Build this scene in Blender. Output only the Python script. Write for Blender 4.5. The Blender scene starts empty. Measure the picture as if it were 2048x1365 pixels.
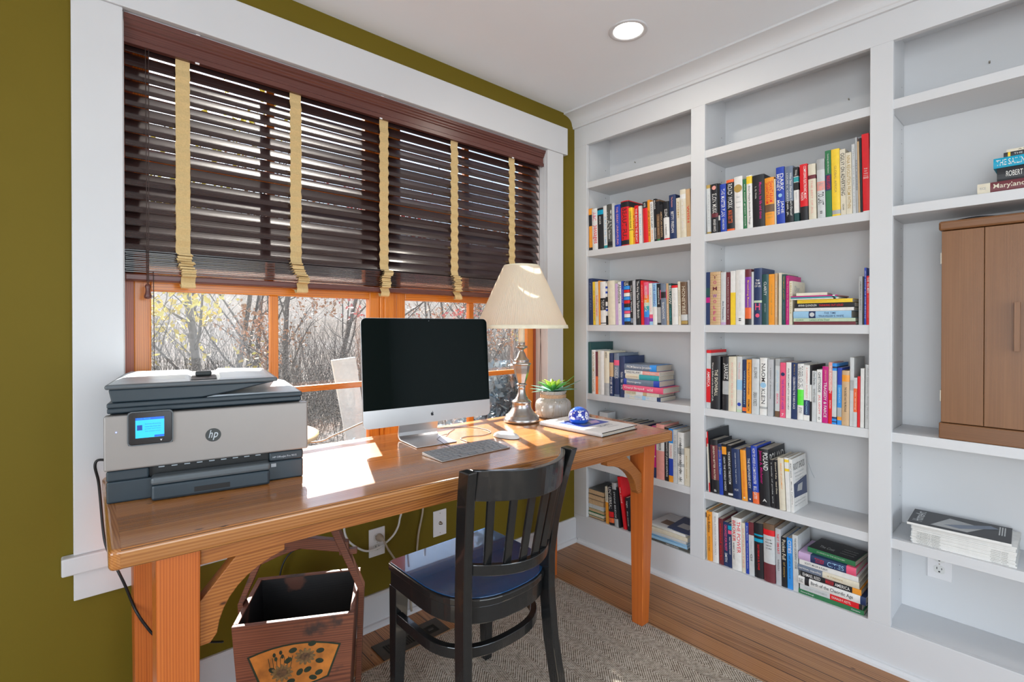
import bpy, bmesh, math, random
from mathutils import Vector, Matrix, Euler
random.seed(7)
C = bpy.context.scene.collection
PI = math.pi; R = math.radians
SC = bpy.context.scene
# ------------------------------------------------------------ camera, sky, sun, exposure
cam_d = bpy.data.cameras.new('camera'); cam = bpy.data.objects.new('camera', cam_d); C.objects.link(cam)
cam.location = (-2.095, -1.821, 1.17); cam.rotation_euler = (R(89.65), 0, R(-42.0))
cam_d.lens = 17.794; cam_d.sensor_width = 36; cam_d.shift_y = -0.01226; cam_d.clip_start = .02; cam_d.clip_end = 300
SC.camera = cam
SC.view_settings.view_transform = 'Standard'; SC.view_settings.look = 'None'
SC.view_settings.exposure = 0.0; SC.view_settings.gamma = 1; SC.view_settings.use_curve_mapping = False
W = bpy.data.worlds.new('sky'); SC.world = W; W.use_nodes = True
wn = W.node_tree.nodes; wl = W.node_tree.links
bg = wn['Background']; sky = wn.new('ShaderNodeTexSky'); sky.sky_type = 'NISHITA'
sky.sun_disc = False; sky.sun_elevation = R(34); sky.sun_rotation = R(-20); sky.air_density = 1.0; sky.dust_density = 2.0
wl.new(sky.outputs[0], bg.inputs[0]); bg.inputs[1].default_value = 0.36
def lamp(name, kind, loc, energy, color=(1,1,1), direction=None, **kw):
    d = bpy.data.lights.new(name, kind); d.energy = energy; d.color = color
    for k, v in kw.items(): setattr(d, k, v)
    o = bpy.data.objects.new(name, d); C.objects.link(o); o.location = loc
    if direction: o.rotation_euler = Vector(direction).to_track_quat('-Z', 'Y').to_euler()
    return o
lamp('sun', 'SUN', (3, 9, 8), 24.0, (1.0, .95, .87), (-.37, -1, -.72), angle=R(.6))
# added fill lamps outside invented openings behind the camera and at the left
lamp('fill_rear', 'AREA', (-1.7, -4.75, 1.15), 62, (.86, .93, 1.0), (0, 1, .50), shape='RECTANGLE', size=2.6, size_y=2.0)
lamp('fill_left', 'AREA', (-4.35, -2.4, 1.15), 84, (.86, .93, 1.0), (1, 0, .22), shape='RECTANGLE', size=2.0, size_y=1.9)

# ------------------------------------------------------------ helpers
class MB:
    def __init__(s): s.v = []; s.f = []; s.m = []; s.sm = []
    def add(s, vs, fs, mi=0, smooth=False):
        n = len(s.v); s.v += [tuple(v) for v in vs]
        for f in fs: s.f.append([i + n for i in f]); s.m.append(mi); s.sm.append(smooth)
        return s
    def box(s, x0, x1, y0, y1, z0, z1, mi=0):
        x0, x1 = min(x0, x1), max(x0, x1); y0, y1 = min(y0, y1), max(y0, y1); z0, z1 = min(z0, z1), max(z0, z1)
        return s.add([(x0,y0,z0),(x1,y0,z0),(x1,y1,z0),(x0,y1,z0),(x0,y0,z1),(x1,y0,z1),(x1,y1,z1),(x0,y1,z1)],
                     [(0,3,2,1),(4,5,6,7),(0,1,5,4),(1,2,6,5),(2,3,7,6),(3,0,4,7)], mi)
    def hexa(s, b, t, mi=0):   # bottom quad and top quad, both counter-clockwise from above
        return s.add(list(b) + list(t), [(0,3,2,1),(4,5,6,7),(0,1,5,4),(1,2,6,5),(2,3,7,6),(3,0,4,7)], mi)
    def prism(s, poly, axis, a, b, mi=0, smooth=False):   # poly in the plane of the other two axes, in cyclic order
        def P(p, h): return {'z': (p[0], p[1], h), 'x': (h, p[0], p[1]), 'y': (p[1], h, p[0])}[axis]
        n = len(poly); vs = [P(p, a) for p in poly] + [P(p, b) for p in poly]
        s.add(vs, [tuple(range(n))[::-1], tuple(range(n, 2*n))], mi)
        k = len(s.v) - 2*n
        for i in range(n):
            j = (i + 1) % n; s.f.append([k+i, k+j, k+n+j, k+n+i]); s.m.append(mi); s.sm.append(smooth)
        return s
    def lathe(s, prof, cx=0, cy=0, seg=32, mi=0, smooth=True, cap=True):
        n = len(prof); vs = []
        for (r, z) in prof:
            for i in range(seg):
                a = 2*PI*i/seg; vs.append((cx + r*math.cos(a), cy + r*math.sin(a), z))
        fs = [(j*seg+i, j*seg+(i+1) % seg, (j+1)*seg+(i+1) % seg, (j+1)*seg+i) for j in range(n-1) for i in range(seg)]
        s.add(vs, fs, mi, smooth)
        if cap:
            k = len(s.v) - n*seg
            for row, rev in ((0, True), (n-1, False)):
                if prof[row][0] > 1e-5:
                    f = [k + row*seg + i for i in range(seg)]
                    s.f.append(f[::-1] if rev else f); s.m.append(mi); s.sm.append(False)
        return s
    def tube(s, pts, r, seg=8, mi=0, close=False):
        pts = [Vector(p) for p in pts]; n = len(pts); rs = r if isinstance(r, (list, tuple)) else [r]*n
        vs = []; prev = None
        for i, p in enumerate(pts):
            t = (pts[(i+1) % n] - pts[i-1]) if close else (pts[min(i+1, n-1)] - pts[max(i-1, 0)])
            t.normalize()
            if prev is None:
                u = t.cross(Vector((0,0,1)) if abs(t.z) < .9 else Vector((1,0,0)))
            else: u = prev - t*prev.dot(t)
            u.normalize(); prev = u; w = t.cross(u)
            for k in range(seg):
                a = 2*PI*k/seg; vs.append(p + (u*math.cos(a) + w*math.sin(a))*rs[i])
        m = n if close else n-1
        fs = [(i*seg+k, i*seg+(k+1) % seg, ((i+1) % n)*seg+(k+1) % seg, ((i+1) % n)*seg+k) for i in range(m) for k in range(seg)]
        s.add(vs, fs, mi, True)
        if not close:
            k = len(s.v) - n*seg
            s.f.append([k+i for i in range(seg)][::-1]); s.m.append(mi); s.sm.append(False)
            s.f.append([k+(n-1)*seg+i for i in range(seg)]); s.m.append(mi); s.sm.append(False)
        return s
    def disc(s, c, r, u, w, mi=0, seg=20, rw=None):
        c = Vector(c); u = Vector(u); w = Vector(w); rw = rw or r
        return s.add([c + u*r*math.cos(2*PI*i/seg) + w*rw*math.sin(2*PI*i/seg) for i in range(seg)], [tuple(range(seg))], mi)
    def quad(s, a, b, c, d, mi=0): return s.add([a, b, c, d], [(0,1,2,3)], mi)
    def sweep(s, path, sect, mi=0, smooth=True):   # path: list of (point, side vector, up vector); sect: list of (a,b)
        n = len(sect); vs = []
        for p, u, w in path:
            for a, b in sect: vs.append(Vector(p) + Vector(u)*a + Vector(w)*b)
        m = len(path); fs = [(i*n+k, i*n+(k+1) % n, (i+1)*n+(k+1) % n, (i+1)*n+k) for i in range(m-1) for k in range(n)]
        s.add(vs, fs, mi, smooth); k = len(s.v) - m*n
        s.f.append([k+i for i in range(n)][::-1]); s.m.append(mi); s.sm.append(False)
        s.f.append([k+(m-1)*n+i for i in range(n)]); s.m.append(mi); s.sm.append(False)
        return s
    def xf(s, M):
        s.v = [tuple(M @ Vector(v)) for v in s.v]; return s
    def mesh(s, name, mats, recalc=True):
        me = bpy.data.meshes.new(name); me.from_pydata(s.v, [], s.f)
        for m in mats: me.materials.append(m)
        me.polygons.foreach_set('material_index', s.m); me.polygons.foreach_set('use_smooth', s.sm)
        me.update()
        if recalc:
            bm = bmesh.new(); bm.from_mesh(me); bmesh.ops.recalc_face_normals(bm, faces=bm.faces); bm.to_mesh(me); bm.free()
        return me

def obj(name, mb, mats, parent=None, loc=None, rot=None, bevel=0, world=True, seg=2, recalc=True):
    """one mesh object; with a parent and world=True the vertices are given in world space (parent unrotated)"""
    if not isinstance(mats, (list, tuple)): mats = [mats]
    if parent is not None and world:
        p = parent; off = Vector((0,0,0))
        while p is not None: off += p.location; p = p.parent
        mb.v = [tuple(Vector(v) - off) for v in mb.v]
    me = mb.mesh(name, mats, recalc); o = bpy.data.objects.new(name, me); C.objects.link(o)
    if parent is not None: o.parent = parent
    if loc is not None: o.location = loc
    if rot is not None: o.rotation_euler = rot
    if bevel:
        b = o.modifiers.new('bevel', 'BEVEL'); b.width = bevel; b.segments = seg; b.limit_method = 'ANGLE'; b.angle_limit = R(40)
    return o
def tag(o, label=None, cat=None, group=None, kind=None):
    if label: o['label'] = label
    if cat: o['category'] = cat
    if group: o['group'] = group
    if kind: o['kind'] = kind
    return o
def thing(name, label, cat, loc=(0,0,0), rz=0, group=None, kind=None):
    o = bpy.data.objects.new(name, None); C.objects.link(o); o.empty_display_size = .05
    o.location = loc; o.rotation_euler = (0, 0, rz)
    return tag(o, label, cat, group, kind)

# ------------------------------------------------------------ materials
def new_mat(name):
    m = bpy.data.materials.new(name); m.use_nodes = True; nt = m.node_tree
    return m, nt, nt.nodes['Principled BSDF']
def N(nt, t, **kw):
    n = nt.nodes.new('ShaderNode' + t)
    for k, v in kw.items():
        if k in n.bl_rna.properties.keys() and not k[0].isupper(): setattr(n, k, v)
    return n
def L(nt, a, b): nt.links.new(a, b)
def ramp(nt, stops, interp='LINEAR'):
    r = nt.nodes.new('ShaderNodeValToRGB'); r.color_ramp.interpolation = interp; e = r.color_ramp.elements
    while len(e) > 1: e.remove(e[-1])
    e[0].position = stops[0][0]; e[0].color = (*stops[0][1], 1)
    for p, c in stops[1:]: x = e.new(p); x.color = (*c, 1)
    return r
def plain(name, col, rough=.5, metal=0, spec=.5, var=.06, scale=30, bump=0, coat=0, aniso=None, emit=0, bscale=None):
    m, nt, b = new_mat(name)
    b.inputs['Roughness'].default_value = rough; b.inputs['Metallic'].default_value = metal
    b.inputs['Specular IOR Level'].default_value = spec; b.inputs['Coat Weight'].default_value = coat
    tc = nt.nodes.new('ShaderNodeTexCoord'); no = nt.nodes.new('ShaderNodeTexNoise'); no.inputs['Scale'].default_value = scale; no.inputs['Detail'].default_value = 3
    L(nt, tc.outputs['Object'], no.inputs['Vector'])
    r = ramp(nt, [(.3, tuple(c*(1-var) for c in col)), (.7, tuple(min(1, c*(1+var)) for c in col))])
    L(nt, no.outputs['Fac'], r.inputs[0]); L(nt, r.outputs[0], b.inputs['Base Color'])
    if bump:
        bp = nt.nodes.new('ShaderNodeBump'); bp.inputs['Strength'].default_value = bump; bp.inputs['Distance'].default_value = .002
        if bscale:
            n2 = nt.nodes.new('ShaderNodeTexNoise'); n2.inputs['Scale'].default_value = bscale; L(nt, tc.outputs['Object'], n2.inputs['Vector']); L(nt, n2.outputs['Fac'], bp.inputs['Height'])
        else: L(nt, no.outputs['Fac'], bp.inputs['Height'])
        L(nt, bp.outputs[0], b.inputs['Normal'])
    if emit: b.inputs['Emission Color'].default_value = (*col, 1); b.inputs['Emission Strength'].default_value = emit
    return m
def wood(name, dark, mid, light, axis='X', scale=1.0, rough=.35, plank=None, seam=0, coat=0, knots=True, rings=9, tint=.25, contrast=(.25, .75), dist=2.5, period=.0058, wav=7):
    """pine grain: lines that run along `axis`; plank=(axis, width) shifts the grain board by board"""
    m, nt, b = new_mat(name); ax = 'XYZ'.index(axis)
    tc = nt.nodes.new('ShaderNodeTexCoord'); sep = nt.nodes.new('ShaderNodeSeparateXYZ'); L(nt, tc.outputs['Object'], sep.inputs[0])
    vec = tc.outputs['Object']; rnd = None
    def math_(op, a, bv=None):
        n = nt.nodes.new('ShaderNodeMath'); n.operation = op
        for i, x in enumerate((a, bv)):
            if x is None: continue
            if isinstance(x, (int, float)): n.inputs[i].default_value = x
            else: L(nt, x, n.inputs[i])
        return n.outputs[0]
    if plank:
        pa, pw = plank; q = math_('DIVIDE', sep.outputs['XYZ'.index(pa)], pw); fl = math_('FLOOR', q); fr = math_('FRACT', q)
        wnz = nt.nodes.new('ShaderNodeTexWhiteNoise'); wnz.noise_dimensions = '1D'; L(nt, fl, wnz.inputs['W']); rnd = wnz.outputs['Value']
        cmb = nt.nodes.new('ShaderNodeCombineXYZ'); off = math_('MULTIPLY', rnd, 37.0)
        for i in range(3): L(nt, off, cmb.inputs[i])
        va = nt.nodes.new('ShaderNodeVectorMath'); va.operation = 'ADD'; L(nt, vec, va.inputs[0]); L(nt, cmb.outputs[0], va.inputs[1]); vec = va.outputs[0]
    mp = nt.nodes.new('ShaderNodeMapping'); sc = [wav*scale]*3; sc[ax] = .75*scale; mp.inputs['Scale'].default_value = sc; L(nt, vec, mp.inputs['Vector'])
    n1 = nt.nodes.new('ShaderNodeTexNoise'); n1.inputs['Scale'].default_value = .9; n1.inputs['Detail'].default_value = 1.5; n1.inputs['Distortion'].default_value = .3; L(nt, mp.outputs[0], n1.inputs['Vector'])
    sp3 = nt.nodes.new('ShaderNodeSeparateXYZ'); L(nt, vec, sp3.inputs[0]); oth = [k for k in range(3) if k != ax]; w0 = 2*PI/period
    ph = math_('ADD', math_('MULTIPLY', sp3.outputs[oth[0]], w0), math_('MULTIPLY', sp3.outputs[oth[1]], w0*.9))
    rg = math_('SINE', math_('ADD', ph, math_('MULTIPLY', n1.outputs['Fac'], rings*9.0)))
    rg = math_('MULTIPLY_ADD', rg, .5); nt.nodes[-1].inputs[2].default_value = .5
    mp2 = nt.nodes.new('ShaderNodeMapping'); s2 = [190*scale]*3; s2[ax] = 1.6*scale; mp2.inputs['Scale'].default_value = s2; L(nt, vec, mp2.inputs['Vector'])
    n2 = nt.nodes.new('ShaderNodeTexNoise'); n2.inputs['Scale'].default_value = 1; n2.inputs['Detail'].default_value = 3; L(nt, mp2.outputs[0], n2.inputs['Vector'])
    n3 = nt.nodes.new('ShaderNodeTexNoise'); n3.inputs['Scale'].default_value = 1.7; n3.inputs['Detail'].default_value = 2; L(nt, mp.outputs[0], n3.inputs['Vector'])
    rg = math_('MULTIPLY', rg, math_('ADD', math_('MULTIPLY', n3.outputs['Fac'], 1.3), -.05))
    mx = math_('ADD', math_('MULTIPLY', rg, .52), math_('MULTIPLY', n2.outputs['Fac'], .58))
    r = ramp(nt, [(0, light), (contrast[0]-.05, light), (.52, mid), (contrast[1]+.2, dark)]); L(nt, mx, r.inputs[0]); col = r.outputs[0]
    if plank:
        hs = nt.nodes.new('ShaderNodeHueSaturation'); L(nt, col, hs.inputs['Color'])
        L(nt, math_('ADD', math_('MULTIPLY', rnd, 2*tint), 1-tint), hs.inputs['Value']); col = hs.outputs[0]
        if seam:
            lt = math_('LESS_THAN', fr, seam); mxn = nt.nodes.new('ShaderNodeMix'); mxn.data_type = 'RGBA'
            L(nt, lt, mxn.inputs[0]); L(nt, col, mxn.inputs[6]); mxn.inputs[7].default_value = (*[c*.12 for c in dark], 1); col = mxn.outputs[2]
    if knots:
        vo = nt.nodes.new('ShaderNodeTexVoronoi'); mp3 = nt.nodes.new('ShaderNodeMapping'); s3 = [4.2*scale]*3; s3[ax] = 1.6*scale
        mp3.inputs['Scale'].default_value = s3; L(nt, vec, mp3.inputs['Vector']); L(nt, mp3.outputs[0], vo.inputs['Vector'])
        kr = ramp(nt, [(0, (1,1,1)), (.035, (.9,.9,.9)), (.075, (0,0,0))]); L(nt, vo.outputs['Distance'], kr.inputs[0])
        mk = nt.nodes.new('ShaderNodeMix'); mk.data_type = 'RGBA'; L(nt, kr.outputs[0], mk.inputs[0]); L(nt, col, mk.inputs[6]); mk.inputs[7].default_value = (*[c*.35 for c in dark], 1); col = mk.outputs[2]
    L(nt, col, b.inputs['Base Color']); b.inputs['Roughness'].default_value = rough; b.inputs['Coat Weight'].default_value = coat; b.inputs['Coat Roughness'].default_value = .12
    bp = nt.nodes.new('ShaderNodeBump'); bp.inputs['Strength'].default_value = .12; bp.inputs['Distance'].default_value = .001; L(nt, mx, bp.inputs['Height']); L(nt, bp.outputs[0], b.inputs['Normal'])
    return m

M = {}
M['wall'] = plain('olive_wall_paint', (.150, .107, .007), .62, spec=.2, var=.03, scale=3, bump=.08, bscale=160)
M['wallin'] = plain('pale_wall_paint', (.60, .58, .50), .7, var=.02, scale=3)
M['white'] = plain('white_trim_paint', (.62, .62, .63), .42, var=.012, scale=6, bump=.03)
M['case'] = plain('white_bookcase_paint', (.66, .665, .675), .48, var=.012, scale=5, bump=.03)
M['ceil'] = plain('ceiling_paint', (.82, .86, .90), .8, var=.01, scale=4)
M['floor'] = wood('heart_pine_floor', (.12,.045,.015), (.38,.165,.06), (.52,.26,.105), 'Y', .9, .32, period=.010, wav=11, plank=('X', .092), seam=.03, rings=8, tint=.22)
M['desk_top'] = wood('fir_desk_top', (.17,.052,.013), (.37,.137,.034), (.53,.235,.070), 'X', .8, .22, plank=('Y', .098), seam=.008, coat=.5, rings=8, tint=.2)
M['desk_end'] = wood('fir_breadboard', (.17,.05,.012), (.36,.13,.03), (.47,.20,.055), 'Y', 1, .25, coat=.4, rings=8, knots=False)
M['desk_rail'] = wood('fir_rail', (.13,.035,.008), (.30,.096,.019), (.41,.155,.035), 'X', 1, .35, rings=8, knots=True)
M['desk_leg'] = wood('fir_leg',  (.24,.04,.006), (.45,.105,.015), (.54,.145,.022), 'Z', .9, .4, rings=7, period=.0050)
M['sash'] = wood('varnished_pine_sash', (.30,.06,.006), (.60,.165,.012), (.76,.26,.022), 'Z', 1.3, .3, coat=.3, rings=6, knots=False)
M['sash_h'] = wood('varnished_pine_rail', (.30,.06,.006), (.60,.165,.012), (.76,.26,.022), 'X', 1.3, .3, coat=.3, rings=6, knots=False)
M['jamb'] = wood('dark_pine_jamb', (.10,.015,.006), (.30,.06,.018), (.42,.10,.03), 'Z', 1.2, .35, rings=8, knots=False)
M['slat'] = wood('espresso_slat', (.014,.007,.007), (.030,.015,.014), (.040,.020,.018), 'X', 2, .24, rings=5, knots=False, coat=.5)
M['valance'] = wood('mahogany_valance', (.050,.014,.010), (.105,.032,.024), (.135,.045,.034), 'X', 2, .32, rings=4, knots=False)
M['tape'] = plain('gold_ladder_tape', (.60, .43, .20), .8, var=.08, scale=200)
M['cord'] = plain('brown_cord', (.05,.03,.025), .7)
M['black_cord'] = plain('black_rubber', (.008,.008,.009), .45)
M['white_cord'] = plain('white_plastic', (.72,.72,.70), .35, var=.02)
M['plate'] = plain('wall_plate_plastic', (.80,.79,.80), .3, var=.01)
M['slot'] = plain('dark_slot', (.01,.01,.01), .6)
M['beige'] = plain('beige_plug', (.42,.36,.28), .5)
M['brass'] = plain('screw_metal', (.4,.36,.3), .35, 1)
M['chair'] = plain('black_lacquered_wood', (.011,.0115,.012), .22, var=.1, scale=40, coat=.35)
M['seat'] = plain('black_seat_sky_sheen', (.006,.060,.170), .16, var=.02, scale=6, coat=1)  # black lacquer with the blue sky reflection put into its colour
M['alu'] = plain('satin_aluminium', (.56,.56,.57), .32, .85, var=.01)
M['screen'] = plain('dark_glass_screen', (.001,.004,.004), .06, var=.02, spec=.12)
M['blackp'] = plain('gloss_black_plastic', (.012,.012,.015), .15)
M['keys'] = plain('keyboard_keys', (.30,.31,.33), .5)
M['pr_dark'] = plain('slate_plastic', (.020,.034,.045), .38, var=.04)
M['pr_mid'] = plain('grey_plastic', (.09,.105,.115), .4, var=.04)
M['pr_top'] = plain('pale_grey_plastic', (.45,.50,.54), .35, var=.03)
M['pr_silver'] = plain('champagne_plastic', (.29,.27,.255), .38, .35, var=.01)
M['pr_logo'] = plain('charcoal_logo', (.03,.035,.035), .4)
M['pewter'] = plain('antique_pewter', (.42,.40,.38), .27, .95, var=.18, scale=25)
M['candle'] = plain('cream_candle_tube', (.78,.72,.55), .5)
M['bulb'] = plain('frosted_bulb', (.8,.8,.78), .4)
M['page'] = plain('book_pages', (.55,.50,.42), .8, var=.12, scale=300)
M['pagew'] = plain('white_paper', (.72,.72,.72), .7, var=.03, scale=80)
M['vent'] = plain('bronze_vent_metal', (.07,.06,.05), .45, .3)
M['cab'] = wood('walnut_cabinet_door', (.115,.044,.014), (.21,.087,.028), (.26,.115,.042), 'Z', 2.2, .4, rings=3, knots=False, period=.0024)
M['cab_h'] = wood('walnut_cabinet_rail', (.10,.038,.012), (.185,.076,.025), (.23,.10,.038), 'Y', 2.2, .38, rings=3, knots=False, period=.0024)
M['crate'] = None
M['bark'] = plain('grey_bark', (.075,.065,.06), .9, var=.3, scale=6)
M['leaf_y'] = plain('yellow_autumn_leaves', (.80,.64,.08), .7, var=.3, scale=3)
M['leaf_r'] = plain('pink_red_autumn_leaves', (.78,.14,.13), .7, var=.3, scale=3)
M['leaf_o'] = plain('russet_autumn_leaves', (.52,.25,.11), .7, var=.3, scale=3)
M['patiow'] = plain('white_patio_paint', (.88,.90,.88), .5)
M['patioy'] = wood('honey_patio_wood', (.30,.15,.04), (.55,.33,.10), (.70,.46,.18), 'X', 1, .5)


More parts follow.
